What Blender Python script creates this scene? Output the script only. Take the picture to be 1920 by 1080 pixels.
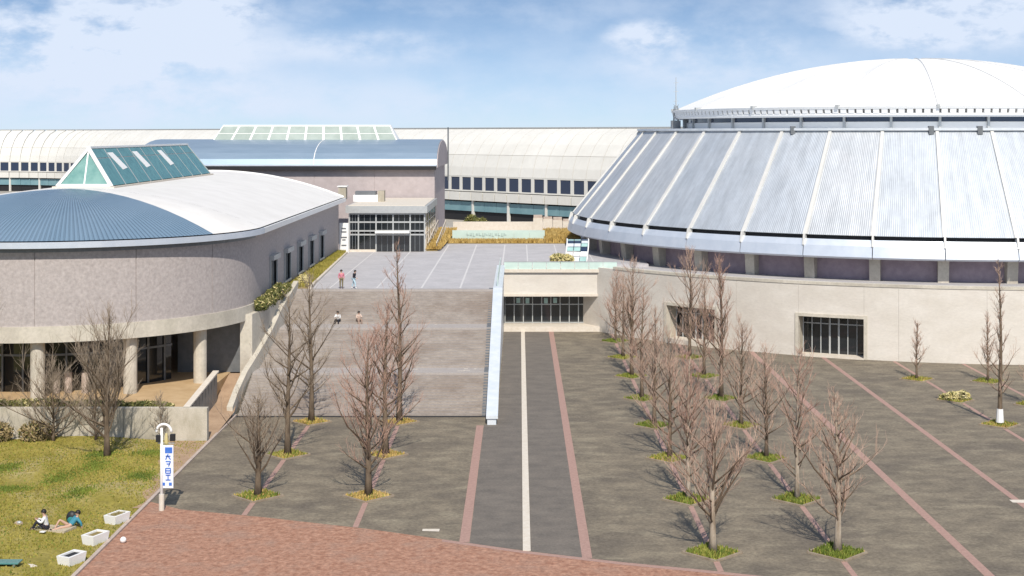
import bpy, math, random
from mathutils import Vector, Matrix
R = math.radians
rnd = random.Random(7)
sc = bpy.context.scene
for o in list(bpy.data.objects): bpy.data.objects.remove(o)

# ------------------------------------------------------------------ camera
F, HX, HY, H = 2650.0, 974.0, 250.0, 21.0      # focal length in photo pixels, vanishing point, camera height
cam_d = bpy.data.cameras.new('camera'); cam = bpy.data.objects.new('camera', cam_d)
sc.collection.objects.link(cam); sc.camera = cam
cam.location = (0, 0, H); cam.rotation_euler = (R(90), 0, 0)
cam_d.sensor_width = 36; cam_d.lens = 36 * F / 1920
cam_d.shift_x = -(HX - 960) / 1920; cam_d.shift_y = -(540 - HY) / 1920
cam_d.clip_start = 0.5; cam_d.clip_end = 9000
sc.render.resolution_x, sc.render.resolution_y = 1024, 576

# ------------------------------------------------------------------ sky, sun, exposure
SUN_EL, SUN_AZ = 46.0, 7.0         # shadows run away from the camera and a little to the left
world = bpy.data.worlds.new('World'); sc.world = world; world.use_nodes = True
wn = world.node_tree; N = wn.nodes; L = wn.links
for n in list(N): N.remove(n)
def wnode(t, **k):
    n = N.new(t)
    for a, b in k.items(): setattr(n, a, b)
    return n
def wmath(op, a, b=None, clamp=False):
    n = wnode('ShaderNodeMath', operation=op); n.use_clamp = clamp
    for i, v in enumerate((a, b)):
        if v is None: continue
        if isinstance(v, (int, float)): n.inputs[i].default_value = v
        else: L.new(v, n.inputs[i])
    return n.outputs[0]
tc = wnode('ShaderNodeTexCoord'); sep = wnode('ShaderNodeSeparateXYZ'); L.new(tc.outputs['Generated'], sep.inputs[0])
zz = wmath('ADD', wmath('MULTIPLY', sep.outputs[2], 2.6), 0.05)
comb = wnode('ShaderNodeCombineXYZ'); L.new(sep.outputs[0], comb.inputs[0]); L.new(sep.outputs[1], comb.inputs[1]); L.new(zz, comb.inputs[2])
nrm = wnode('ShaderNodeVectorMath', operation='NORMALIZE'); L.new(comb.outputs[0], nrm.inputs[0])
sky = wnode('ShaderNodeTexSky', sky_type='NISHITA'); sky.sun_disc = False
sky.sun_elevation = R(SUN_EL); sky.sun_rotation = R(180 - SUN_AZ)
sky.air_density = 1.0; sky.dust_density = 0.7; sky.ozone_density = 2.2
L.new(nrm.outputs[0], sky.inputs[0])
# clouds: soft veils and a few puffs, laid out by direction
mp = wnode('ShaderNodeMapping'); mp.inputs['Scale'].default_value = (1, 1, 2.0); L.new(tc.outputs['Generated'], mp.inputs[0])
def cnoise(scale, detail, rough=0.55):
    n = wnode('ShaderNodeTexNoise'); n.inputs['Scale'].default_value = scale; n.inputs['Detail'].default_value = detail
    n.inputs['Roughness'].default_value = rough; L.new(mp.outputs[0], n.inputs['Vector']); return n.outputs[0]
def ramp(v, a, b):
    n = wnode('ShaderNodeMapRange'); n.interpolation_type = 'SMOOTHERSTEP'
    n.inputs[1].default_value = a; n.inputs[2].default_value = b; L.new(v, n.inputs[0]); return n.outputs[0]
def blob(px, py, w, h):
    d = Vector(((px - HX) / F, 1, (HY - py) / F)).normalized()
    s = wnode('ShaderNodeVectorMath', operation='SUBTRACT'); L.new(tc.outputs['Generated'], s.inputs[0]); s.inputs[1].default_value = d
    m = wnode('ShaderNodeVectorMath', operation='MULTIPLY'); L.new(s.outputs[0], m.inputs[0]); m.inputs[1].default_value = (F / w, F / w, F / h)
    l = wnode('ShaderNodeVectorMath', operation='LENGTH'); L.new(m.outputs[0], l.inputs[0])
    return wmath('SUBTRACT', 1.0, l.outputs['Value'], True)
n1 = cnoise(7, 5, 0.5); n2 = cnoise(30, 7, 0.6)
mix12 = wmath('ADD', wmath('MULTIPLY', n1, 0.6), wmath('MULTIPLY', n2, 0.4))
veil = wmath('MULTIPLY', ramp(mix12, 0.26, 0.74), 0.62)
acc = veil
for (px, py, w, h, k) in ((150, 40, 480, 170, 0.85), (430, 15, 120, 45, 0.9), (230, 130, 460, 170, .65), (700, 90, 260, 50, 0.6), (1210, 65, 110, 40, 1.0),
                          (1320, 110, 300, 80, 0.7), (1800, 20, 330, 110, 1.25), (1700, 60, 150, 50, .6), (620, 190, 600, 60, .35)):
    puff = wmath('MULTIPLY', wmath('MULTIPLY', ramp(blob(px, py, w, h), 0.0, 0.75), ramp(mix12, 0.33, 0.60)), k)
    acc = wmath('ADD', acc, puff)
acc = wmath('MULTIPLY', wmath('ADD', acc, 0.12), 0.72, True)
hz_ = wmath('MULTIPLY', wmath('SUBTRACT', 1.0, ramp(sep.outputs[2], -0.02, 0.13)), 0.5)
acc = wmath('MAXIMUM', acc, wmath('ADD', wmath('MULTIPLY', acc, 0.6), hz_), True)
tint = wnode('ShaderNodeMix', data_type='RGBA'); tint.blend_type = 'MULTIPLY'; tint.inputs[0].default_value = 1; L.new(sky.outputs[0], tint.inputs[6]); tint.inputs[7].default_value = (.86, 1.06, 1.17, 1)
mixc = wnode('ShaderNodeMix', data_type='RGBA'); L.new(acc, mixc.inputs[0]); L.new(tint.outputs[2], mixc.inputs[6]); mixc.inputs[7].default_value = (6.9, 7.8, 9.3, 1)
bg = wnode('ShaderNodeBackground'); bg.inputs[1].default_value = 0.1; L.new(mixc.outputs[2], bg.inputs[0])
wo = wnode('ShaderNodeOutputWorld'); L.new(bg.outputs[0], wo.inputs[0])

sun_d = bpy.data.lights.new('sun', 'SUN'); sun_d.energy = 4.5; sun_d.angle = R(0.55); sun_d.color = (1, 0.935, 0.835)
sun = bpy.data.objects.new('sun', sun_d); sc.collection.objects.link(sun)
sdir = Vector((math.sin(R(SUN_AZ)) * math.cos(R(SUN_EL)), -math.cos(R(SUN_AZ)) * math.cos(R(SUN_EL)), math.sin(R(SUN_EL))))
sun.rotation_euler = sdir.to_track_quat('Z', 'Y').to_euler(); sun.location = (30, -40, 80)
sc.view_settings.view_transform = 'Standard'; sc.view_settings.look = 'None'
sc.view_settings.exposure = 0.08; sc.view_settings.gamma = 1; sc.view_settings.use_curve_mapping = False
sc.render.engine = 'CYCLES'

# ------------------------------------------------------------------ helpers
WL = {}            # world translation of every parent
class MB:
    def __init__(s): s.v = []; s.f = []
    def add(s, v, f):
        n = len(s.v); s.v += [tuple(p) for p in v]; s.f += [tuple(i + n for i in q) for q in f]; return s
    def box(s, x0, x1, y0, y1, z0, z1):
        return s.add([(x0,y0,z0),(x1,y0,z0),(x1,y1,z0),(x0,y1,z0),(x0,y0,z1),(x1,y0,z1),(x1,y1,z1),(x0,y1,z1)],
                     [(0,3,2,1),(4,5,6,7),(0,1,5,4),(1,2,6,5),(2,3,7,6),(3,0,4,7)])
    def bar(s, a, b, w, h=None, up=(0,0,1)):
        a = Vector(a); b = Vector(b); h = h or w; d = (b - a).normalized(); u = Vector(up)
        if abs(d.dot(u)) > 0.98: u = Vector((1, 0, 0))
        sx = d.cross(u).normalized() * w / 2; sz = sx.cross(d).normalized() * h / 2
        v = [p + q for p in (a, b) for q in (-sx - sz, sx - sz, sx + sz, -sx + sz)]
        return s.add(v, [(0,1,2,3),(7,6,5,4),(0,4,5,1),(1,5,6,2),(2,6,7,3),(3,7,4,0)])
    def tube(s, pts, rad, n=6, cap=True):
        pts = [Vector(p) for p in pts]; rings = []
        for i, p in enumerate(pts):
            d = (pts[min(i+1, len(pts)-1)] - pts[max(i-1, 0)]).normalized()
            u = Vector((0, 0, 1)) if abs(d.z) < 0.9 else Vector((1, 0, 0))
            a = d.cross(u).normalized(); b = d.cross(a); r = rad[i] if hasattr(rad, '__len__') else rad
            rings.append([p + (a * math.cos(t) + b * math.sin(t)) * r for t in [2*math.pi*k/n for k in range(n)]])
        v = [q for r_ in rings for q in r_]; f = []
        for i in range(len(pts) - 1):
            for k in range(n): f.append((i*n+k, i*n+(k+1)%n, (i+1)*n+(k+1)%n, (i+1)*n+k))
        if cap: f.append(tuple(range(n))[::-1]); f.append(tuple(range((len(pts)-1)*n, len(pts)*n)))
        return s.add(v, f)
    def prism(s, poly, z0, z1):        # poly in xy; z1 may be a list, one top height per point
        n = len(poly); z1 = z1 if hasattr(z1, '__len__') else [z1] * n
        a = sum(poly[i][0]*poly[(i+1)%n][1] - poly[(i+1)%n][0]*poly[i][1] for i in range(n))
        if a < 0: poly = poly[::-1]; z1 = z1[::-1]
        v = [(p[0], p[1], z0) for p in poly] + [(p[0], p[1], z1[i]) for i, p in enumerate(poly)]
        return s.add(v, [tuple(range(n))[::-1], tuple(range(n, 2*n))] + [(i, (i+1)%n, n+(i+1)%n, n+i) for i in range(n)])
    def xprism(s, prof, x0, x1):       # profile in (y,z) swept along x
        n = len(prof); v = [(x0, p[0], p[1]) for p in prof] + [(x1, p[0], p[1]) for p in prof]
        return s.add(v, [tuple(range(n))[::-1], tuple(range(n, 2*n))] + [(i, (i+1)%n, n+(i+1)%n, n+i) for i in range(n)])
    def rev(s, prof, a0, a1, n, c=(0, 0), caps=True):   # closed (r,z) profile swept round a vertical axis
        m = len(prof); full = abs(a1 - a0) > 359.9; k = n if full else n + 1; v = []; f = []
        for i in range(k):
            t = R(a0 + (a1 - a0) * i / n)
            v += [(c[0] + r * math.cos(t), c[1] + r * math.sin(t), z) for r, z in prof]
        for i in range(n):
            j = (i + 1) % k
            for q in range(m): f.append((i*m+q, j*m+q, j*m+(q+1)%m, i*m+(q+1)%m))
        if not full and caps: f.append(tuple(range(m))); f.append(tuple(range((k-1)*m, k*m))[::-1])
        return s.add(v, f)
def link(o): sc.collection.objects.link(o); return o
def mesh(name, mb, mat, org=(0,0,0), smooth=False):
    me = bpy.data.meshes.new(name)
    me.from_pydata([(a-org[0], b-org[1], c-org[2]) for a, b, c in mb.v], [], mb.f)
    me.materials.append(mat)
    if smooth:
        me.polygons.foreach_set('use_smooth', [True] * len(me.polygons))
    me.update(); return me
def fix(me):
    import bmesh
    b = bmesh.new(); b.from_mesh(me); bmesh.ops.recalc_face_normals(b, faces=b.faces); b.to_mesh(me); b.free()
def tag(o, label=None, cat=None, group=None, kind=None):
    for k, v in (('label', label), ('category', cat), ('group', group), ('kind', kind)):
        if v: o[k] = v
    return o
def thing(name, loc, label, cat, group=None):
    o = link(bpy.data.objects.new(name, None)); o.location = loc; o.empty_display_size = 0.3; WL[o.name] = Vector(loc)
    return tag(o, label, cat, group)
def obj(name, mb, mat, parent=None, org=None, smooth=False, kind=None, label=None, recalc=True):
    base = WL[parent.name] if parent else Vector(org or (0, 0, 0))
    me = mesh(name, mb, mat, base, smooth)
    if recalc and len(me.polygons) < 30000: fix(me)
    o = link(bpy.data.objects.new(name, me)); WL[o.name] = base
    if parent: o.parent = parent
    else: o.location = base
    return tag(o, label, kind=kind)
def inst(name, me, parent, loc=(0,0,0), rot=(0,0,0), scale=None, kind=None):
    o = link(bpy.data.objects.new(name, me)); o.parent = parent; o.location = loc; o.rotation_euler = rot
    if scale: o.scale = scale
    WL[o.name] = WL[parent.name] + Vector(loc); return tag(o, kind=kind)
def struct(name, mb, mat, org=None, **k): return obj(name, mb, mat, None, org, kind='structure', **k)
def at(px, py, h=0.0):
    y = F * (H - h) / (py - HY); return Vector(((px - HX) * y / F, y, h))

# ------------------------------------------------------------------ materials
MATS = {}
def mat(name, c1, c2=None, scale=1.0, rough=0.8, metal=0.0, bump=0.0, bscale=20.0, c3=None, stretch=(1,1,1), fine=0.0, fscale=25.0, spec=0.4, lo=.35, hi=.65, c4=None, s4=(.38,.75,1)):
    m = bpy.data.materials.new(name); m.use_nodes = True; nt = m.node_tree; b = nt.nodes['Principled BSDF']
    b.inputs['Roughness'].default_value = rough; b.inputs['Metallic'].default_value = metal
    b.inputs['Specular IOR Level'].default_value = spec
    b.inputs['Base Color'].default_value = (*c1, 1)
    tcn = nt.nodes.new('ShaderNodeNewGeometry'); mpn = nt.nodes.new('ShaderNodeMapping'); mpn.inputs['Scale'].default_value = stretch
    nt.links.new(tcn.outputs['Position'], mpn.inputs[0])
    def noise(s, d=6, r=0.6):
        n = nt.nodes.new('ShaderNodeTexNoise'); n.inputs['Scale'].default_value = s; n.inputs['Detail'].default_value = d; n.inputs['Roughness'].default_value = r
        nt.links.new(mpn.outputs[0], n.inputs['Vector']); return n.outputs[0]
    def mr(v, a, bb):
        n = nt.nodes.new('ShaderNodeMapRange'); n.inputs[1].default_value = a; n.inputs[2].default_value = bb; nt.links.new(v, n.inputs[0]); return n.outputs[0]
    def mx(f, a, bb, mode='MIX'):
        n = nt.nodes.new('ShaderNodeMix'); n.data_type = 'RGBA'; n.blend_type = mode
        for i, v in ((0, f), (6, a), (7, bb)):
            if isinstance(v, tuple): n.inputs[i].default_value = (*v, 1)
            elif isinstance(v, float): n.inputs[i].default_value = v
            else: nt.links.new(v, n.inputs[i])
        return n.outputs[2]
    col = None
    if c2: col = mx(mr(noise(scale), lo, hi), c1, c2)
    if c3: col = mx(mr(noise(scale * 0.23 + 0.01, 4), .5, .7), col, c3)
    if c4:
        m4 = nt.nodes.new('ShaderNodeMapping'); m4.inputs['Scale'].default_value = s4; nt.links.new(tcn.outputs['Position'], m4.inputs[0])
        n4 = nt.nodes.new('ShaderNodeTexNoise'); n4.inputs['Scale'].default_value = .9; n4.inputs['Detail'].default_value = 7; n4.inputs['Roughness'].default_value = .65
        nt.links.new(m4.outputs[0], n4.inputs['Vector']); col = mx(mr(n4.outputs[0], .52, .74), col, c4)
    if fine:
        g = mr(noise(fscale, 3, .7), .3, .7); n = nt.nodes.new('ShaderNodeMapRange'); n.inputs[3].default_value = 1 - fine; n.inputs[4].default_value = 1 + fine
        nt.links.new(g, n.inputs[0]); cc = nt.nodes.new('ShaderNodeCombineColor')
        for i in range(3): nt.links.new(n.outputs[0], cc.inputs[i])
        col = mx(1.0, col if col else c1, cc.outputs[0], 'MULTIPLY')
    if col is not None: nt.links.new(col, b.inputs['Base Color'])
    if bump:
        bn = nt.nodes.new('ShaderNodeBump'); bn.inputs['Strength'].default_value = bump; bn.inputs['Distance'].default_value = 0.05
        nt.links.new(noise(bscale, 4), bn.inputs['Height']); nt.links.new(bn.outputs[0], b.inputs['Normal'])
    m['bsdf'] = 1; MATS[name] = m
    return m
def ribbed(m, axis_expr, freq, strength=0.5, dist=0.03, dark=0.12):
    """standing seams: a wave on object coordinates (angle or axis) as relief"""
    nt = m.node_tree; b = nt.nodes['Principled BSDF']; tc_ = nt.nodes.new('ShaderNodeTexCoord'); sp = nt.nodes.new('ShaderNodeSeparateXYZ')
    nt.links.new(tc_.outputs['Object'], sp.inputs[0])
    def M(op, a, c=None):
        n = nt.nodes.new('ShaderNodeMath'); n.operation = op
        for i, v in enumerate((a, c)):
            if v is None: continue
            if isinstance(v, (int, float)): n.inputs[i].default_value = v
            else: nt.links.new(v, n.inputs[i])
        return n.outputs[0]
    if axis_expr == 'angle': u = M('ARCTAN2', sp.outputs[1], sp.outputs[0])
    else: u = sp.outputs['XYZ'.index(axis_expr)]
    w = M('POWER', M('ABSOLUTE', M('SINE', M('MULTIPLY', u, freq / 2 * 2 * math.pi / 1.0))), 6)
    bn = nt.nodes.new('ShaderNodeBump'); bn.inputs['Strength'].default_value = strength; bn.inputs['Distance'].default_value = dist
    nt.links.new(w, bn.inputs['Height'])
    prev = b.inputs['Normal'].links[0].from_socket if b.inputs['Normal'].links else None
    if prev: nt.links.new(prev, bn.inputs['Normal'])
    nt.links.new(bn.outputs[0], b.inputs['Normal']); return m

def streak(m, n_round, amount, n_z=.35):
    """soft tonal streaks that run down the slope of a round roof, in angle and height"""
    nt = m.node_tree; b = nt.nodes['Principled BSDF']; tc_ = nt.nodes.new('ShaderNodeTexCoord'); sp = nt.nodes.new('ShaderNodeSeparateXYZ'); oi_ = nt.nodes.new('ShaderNodeObjectInfo')
    nt.links.new(tc_.outputs['Object'], sp.inputs[0])
    def M(op, a, c):
        n = nt.nodes.new('ShaderNodeMath'); n.operation = op
        for i, v in enumerate((a, c)):
            if isinstance(v, (int, float)): n.inputs[i].default_value = v
            else: nt.links.new(v, n.inputs[i])
        return n.outputs[0]
    cb = nt.nodes.new('ShaderNodeCombineXYZ'); nt.links.new(M('MULTIPLY', M('ARCTAN2', sp.outputs[1], sp.outputs[0]), n_round), cb.inputs[0])
    nt.links.new(M('MULTIPLY', sp.outputs[2], n_z), cb.inputs[1]); nt.links.new(M('MULTIPLY', oi_.outputs['Random'], 50.0), cb.inputs[2])
    n = nt.nodes.new('ShaderNodeTexNoise'); n.inputs['Scale'].default_value = 1; n.inputs['Detail'].default_value = 5; n.inputs['Roughness'].default_value = .65; nt.links.new(cb.outputs[0], n.inputs['Vector'])
    r_ = nt.nodes.new('ShaderNodeMapRange'); r_.inputs[1].default_value = .3; r_.inputs[2].default_value = .7; r_.inputs[3].default_value = 1-amount; r_.inputs[4].default_value = 1+amount; nt.links.new(n.outputs[0], r_.inputs[0])
    cc = nt.nodes.new('ShaderNodeCombineColor')
    for i in range(3): nt.links.new(r_.outputs[0], cc.inputs[i])
    x = nt.nodes.new('ShaderNodeMix'); x.data_type = 'RGBA'; x.blend_type = 'MULTIPLY'; x.inputs[0].default_value = 1
    nt.links.new(b.inputs['Base Color'].links[0].from_socket, x.inputs[6]); nt.links.new(cc.outputs[0], x.inputs[7]); nt.links.new(x.outputs[2], b.inputs['Base Color'])
M_asph = mat('plaza_paving', (.140,.117,.087), (.225,.187,.134), .8, .85, bump=.35, bscale=5, c3=(.12,.10,.078), stretch=(.8,1.0,1), fine=.3, fscale=6, c4=(.275,.235,.168))
M_asph2 = mat('walk_paving', (.128,.112,.096), (.172,.148,.124), .9, .85, bump=.2, bscale=8, stretch=(.8,1,1), c4=(.19,.165,.138), fine=.2, fscale=8)
M_brick = mat('red_brick_paving', (.28,.135,.085), (.42,.235,.16), 2.4, .85, bump=.35, bscale=10, c3=(.33,.20,.145), fine=.28, fscale=5)
M_pink = mat('pink_band_paving', (.33,.205,.17), (.40,.255,.21), 5, .8, fine=.12)
M_cream = mat('cream_stone', (.60,.53,.44), (.66,.60,.52), 3, .75, fine=.1)
M_kerb = mat('kerb_stone', (.42,.33,.28), (.5,.42,.36), 3, .8, fine=.15)
M_lawn = mat('lawn_soil', (.22,.185,.03), (.30,.245,.06), .55, .95, bump=.5, bscale=5, c3=(.38,.31,.16), fine=.3, fscale=4)
M_soil = mat('bed_soil', (.19,.15,.05), (.30,.22,.09), 3, .95, bump=.5, bscale=20)
M_conc = mat('drum_concrete', (.60,.555,.49), (.655,.61,.55), .35, .8, bump=.1, bscale=4, c3=(.55,.50,.44), stretch=(1,1,2.5), fine=.06, fscale=3)
M_conc2 = mat('pale_concrete', (.50,.46,.38), (.58,.53,.45), .8, .8, bump=.15, bscale=8, c3=(.42,.38,.32), fine=.1, fscale=4)
M_oldc = mat('weathered_concrete', (.40,.36,.28), (.55,.50,.42), 1.1, .85, bump=.3, bscale=6, c3=(.28,.25,.19), stretch=(1,1,.5), fine=.15)
M_stair = mat('stair_stone', (.27,.232,.205), (.34,.30,.27), 1.2, .8, c3=(.25,.205,.175), c4=(.38,.34,.30), stretch=(.5,1,1), fine=.14, fscale=6)
M_land = mat('landing_stone', (.345,.31,.29), (.39,.355,.33), 2, .8, fine=.1)
M_terr = mat('terrace_paving', (.41,.395,.40), (.47,.45,.455), .5, .75, fine=.08, fscale=3)
M_line = mat('terrace_joint_stone', (.56,.54,.53), (.6,.58,.57), 2, .75)
M_tile = mat('mauve_tile_wall', (.385,.34,.325), (.43,.385,.368), 4.5, .75, bump=.2, bscale=6, fine=.16, fscale=4)
M_tile2 = mat('mauve_tile_wall_far', (.40,.345,.34), (.46,.40,.395), .8, .75, fine=.06, fscale=2)
M_purp = mat('dark_purple_panel', (.30,.235,.275), (.38,.30,.34), 1.5, .5, fine=.1)
M_metal = mat('silver_roof_metal', (.50,.535,.575), (.535,.565,.60), .4, .5, .5, fine=.04, fscale=1.5)
ribbed(M_metal, 'angle', 210, .55, .03)
M_fringe = mat('eave_metal', (.60,.65,.72), (.68,.72,.78), .7, .42, .45, bump=.1, bscale=3)
M_rib = mat('white_rib', (.61,.595,.56), (.67,.655,.62), 1, .5, .1)
M_roof_reflect = mat('roof_metal_sky_reflection', (.25,.37,.47), (.30,.42,.52), .25, .3, .5, bump=.08, bscale=3, stretch=(1,.3,1))  # bluish sky reflection on the curved roof end put into its colour
M_blue2 = mat('blue_grey_roof_far', (.27,.36,.45), (.32,.41,.50), .4, .36, .4, stretch=(.4,2,1), fine=.05)
M_roof_sheen = mat('barrel_roof_bright_sheen', (.70,.67,.63), (.76,.73,.69), .4, .5, .0, fine=.03)  # bright sky glare on the barrel slope put into its colour
M_white = mat('white_membrane', (.76,.755,.735), (.80,.795,.775), .2, .55)
M_arc = mat('arcade_cladding', (.64,.62,.57), (.70,.68,.63), .12, .55, fine=.03, fscale=1)
M_wht = mat('white_paint', (.8,.79,.77), None, rough=.5)
M_dark = mat('dark_recess', (.018,.018,.02), None, rough=.6)
M_frame = mat('grey_metal_frame', (.16,.17,.18), (.2,.21,.22), 3, .45, .3)
M_gf = mat('pale_metal_frame', (.42,.43,.43), (.48,.49,.48), 3, .45, .3)
def glassy(name, c, rough=.08):
    m = mat(name, c, None, rough=rough, spec=.8); return m
M_glass = glassy('dark_glass', (.012,.016,.02)); M_navy = glassy('navy_glass', (.02,.035,.075), .15)
M_teal = mat('teal_glass', (.05,.19,.19), (.09,.27,.26), 1.5, .12, spec=.6)
M_tealp = mat('pale_teal_glass', (.30,.47,.45), (.38,.55,.52), 1, .15, spec=.6)
M_tealband = mat('teal_fascia_glass', (.14,.26,.30), (.2,.33,.36), .3, .25)
M_lgreen = mat('pale_green_panel', (.50,.62,.57), (.56,.68,.62), 1, .35)
M_skyl = mat('greenish_skylight', (.30,.35,.31), (.38,.43,.39), .5, .35)
M_pblue = mat('pale_blue_coping', (.62,.67,.71), (.72,.75,.78), 1.2, .4, .15, fine=.05)
M_tan = mat('tan_floor', (.44,.30,.16), (.52,.37,.21), 1, .8)
M_brown = mat('brown_earth', (.33,.22,.14), (.42,.29,.19), .8, .9, bump=.4, bscale=6, fine=.2)
M_bark_sunlit = mat('bark', (.22,.17,.12), (.46,.39,.31), 3, .9, bump=.5, bscale=12, stretch=(1,1,.3))  # nearest trunks only: sunlit look put into a paler bark colour
M_bark2 = mat('dark_bark', (.085,.06,.04), (.19,.14,.095), 3, .9, bump=.5, bscale=12, stretch=(1,1,.3))
M_twig = mat('twig', (.37,.25,.19), (.47,.335,.26), 1, .85)
M_twig2 = mat('grey_twig', (.22,.17,.125), (.30,.24,.18), 1, .85)
M_twig3 = mat('russet_twig', (.34,.205,.16), (.43,.28,.215), 1, .85)
M_grass = mat('grass_blade', (.09,.14,.02), (.19,.23,.03), .8, .8)
M_grassy = mat('yellowing_grass_blade', (.23,.21,.03), (.36,.30,.07), .5, .85)
M_dry = mat('dry_grass_blade', (.42,.27,.07), (.55,.40,.15), .8, .9)
M_leaf = mat('evergreen_leaf', (.07,.085,.02), (.16,.15,.04), 1.5, .7)
M_leafy = mat('straw_leaf', (.45,.38,.13), (.6,.52,.28), 1.5, .8)
M_black = mat('black_plastic', (.02,.02,.022), None, rough=.5)
M_skin = mat('skin', (.52,.33,.24), None, rough=.6)
M_hair = mat('hair', (.015,.012,.01), None, rough=.5)
def cloth(n, c): return mat(n, c, tuple(x * .8 for x in c), 8, .9)

# ------------------------------------------------------------------ ground
g = MB(); g.add([(-2500,-400,-.06),(2500,-400,-.06),(2500,5000,-.06),(-2500,5000,-.06)], [(0,1,2,3)])
struct('ground', g, mat('outer_ground', (.16,.15,.13), (.2,.19,.15), .02, .9))
def sheet(poly, z, n=1): return MB().add([(x, y, z) for x, y in poly], [tuple(range(len(poly)))])
struct('plaza', sheet([(-21.1,30),(120,30),(120,182),(-21.1,182)], 0), M_asph)
bnd = [(-21.1,80.6),(-18.9,78.9),(-14,77.3),(-8.0,75.0),(-4,73.1),(.16,71.1),(5,69.2),(9.35,67.8),(16,65.4),(24,62.6),(40,58)]
struct('brick_pavement', sheet(bnd[::-1] + [(-21.1,30),(40,30)], .004), M_brick)
bo = MB()
for i in range(4, len(bnd)-1):
    a, b = bnd[i], bnd[i+1]; bo.add([(a[0],a[1]-.42,.008),(b[0],b[1]-.42,.008),(b[0],b[1],.008),(a[0],a[1],.008)], [(0,1,2,3)])
struct('brick_pavement_border', bo, M_pink)
def ybnd(x):
    for a, b in zip(bnd, bnd[1:]):
        if a[0] <= x <= b[0]: return a[1] + (b[1]-a[1])*(x-a[0])/(b[0]-a[0])
    return 58
struct('walkway', sheet([(-2.55,ybnd(-2.55)),(3.1,ybnd(3.1)),(3.1,149.7),(-1.6,149.7),(-1.6,102),(-2.55,102)], .004), M_asph2)
DC = (49.4, 177.5); DR = 49.5
def drum_y(x):
    d = DR*DR - (x-DC[0])**2; return DC[1] - math.sqrt(d) if d > 0 else 149.7
ROWX = [-15.15, -8.75, -2.83, 3.35, 9.65, 15.9, 22.3, 28.45, 34.5, 40.4]
WID = [.3, .3, .52, .5, .3, .3, .5, .42, .32, .3]
for i, (x, w) in enumerate(zip(ROWX, WID)):
    y1 = 104.6 if x < -3 else (101.6 if x < 0 else (149.6 if x < 8 else drum_y(x) - .1)); y0 = ybnd(x) + .02
    m = MB(); m.add([(x-w/2,y0,.009),(x+w/2,y0,.009),(x+w/2,y1,.009),(x-w/2,y1,.009)], [(0,1,2,3)])
    struct('pink_paving_band', m, M_pink)
struct('cream_paving_band', MB().box(.17,.56,ybnd(.3)+.02,149.6,-.02,.05), M_cream)
for (px, py, w, d) in ((808,994,.9,.2),(1912,940,1.0,.3)):
    p = at(px, py); struct('painted_marking', MB().add([(p.x-w/2,p.y-d,.013),(p.x+w/2,p.y-d-.1,.013),(p.x+w/2,p.y+d,.013),(p.x-w/2,p.y+d,.013)], [(0,1,2,3)]), M_cream)
# lawn with gentle relief
lm = MB(); nx, ny = 50, 60
for j in range(ny+1):
    for i in range(nx+1):
        x = -62 + 40.85*i/nx; y = 50 + 46.3*j/ny; e = min(1, (-21.15-x)/3)
        lm.v.append((x, y, .03 + e*(.12*math.sin(x*.5+y*.3) + .1*math.sin(y*.8-x*.2) + .14)))
for j in range(ny):
    for i in range(nx):
        a = j*(nx+1)+i; lm.f.append((a, a+1, a+nx+2, a+nx+1))
struct('lawn', lm, M_lawn, smooth=True)
for k in range(32):                                            # kerb stones along the lawn
    y0 = 54 + 1.6*k
    if y0 < 104: struct('kerb', MB().box(-21.2,-21.0,y0,y0+1.57,-.02,.1), M_kerb)
def lawn_z(x, y): e = min(1, (-21.15-x)/3); return .03+e*(.12*math.sin(x*.5+y*.3)+.1*math.sin(y*.8-x*.2)+.14)
es = MB()
for k in range(36):
    y = 79+17.3*k/35; w = .25+2.6*((y-79)/17.3)**1.6+.25*math.sin(y*1.7)
    for q in range(6): x = -21.25-w*q/5; es.v.append((x, y, lawn_z(x, y)+.02))
for k in range(35):
    for q in range(5): a = k*6+q; es.f.append((a, a+1, a+7, a+6))
struct('bare_earth_strip', es, M_brown)
# platform under the left building, earth ramp
struct('building_platform', MB().box(-75,-23.0,97.1,180,-.05,2.0), M_tan)
struct('earth_slope', MB().add([(-22.98,97.2,.02),(-21.1,97.2,.02),(-21.1,104.6,.4),(-22.98,106.5,.8),(-21.9,112,2.0),(-22.98,112,2.0)], [(0,1,2,3),(3,2,4,5)]), M_brown)

# ------------------------------------------------------------------ terrace, stairs
T = 6.8
struct('upper_terrace', MB().prism([(-21.4,129.2),(-2.0,129.2),(-2.0,153.2),(14,153.2),(14,182),(30,215),(-21.4,215)], 5.9, T), M_terr)
for px in (789, 862, 936, 1010):
    x = (px-HX)*(F*14.2/292)/F
    if px > 960: continue
    struct('terrace_joint', MB().add([(x-.09,129.6,T+.004),(x+.09,129.6,T+.004),(x+.09,180,T+.004),(x-.09,180,T+.004)], [(0,1,2,3)]), M_line)
for x in (-17.4, -13.1, .9, 4.4, 8.2):
    y0 = 129.6 if x < -2 else 153.4
    struct('terrace_joint', MB().add([(x-.07,y0,T+.004),(x+.07,y0,T+.004),(x+.07,180,T+.004),(x-.07,180,T+.004)], [(0,1,2,3)]), M_line)
for y in (138.5, 149.5, 163):
    struct('terrace_joint', MB().add([(-18.5,y-.07,T+.008),(-2.3,y-.07,T+.008),(-2.3,y+.07,T+.008),(-18.5,y+.07,T+.008)], [(0,1,2,3)]), M_line)
st = thing('staircase', (-11.6,105,0), 'wide stone staircase climbing in three flights from plaza to terrace', 'staircase')
y, z = 105.0, 0.0
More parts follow.
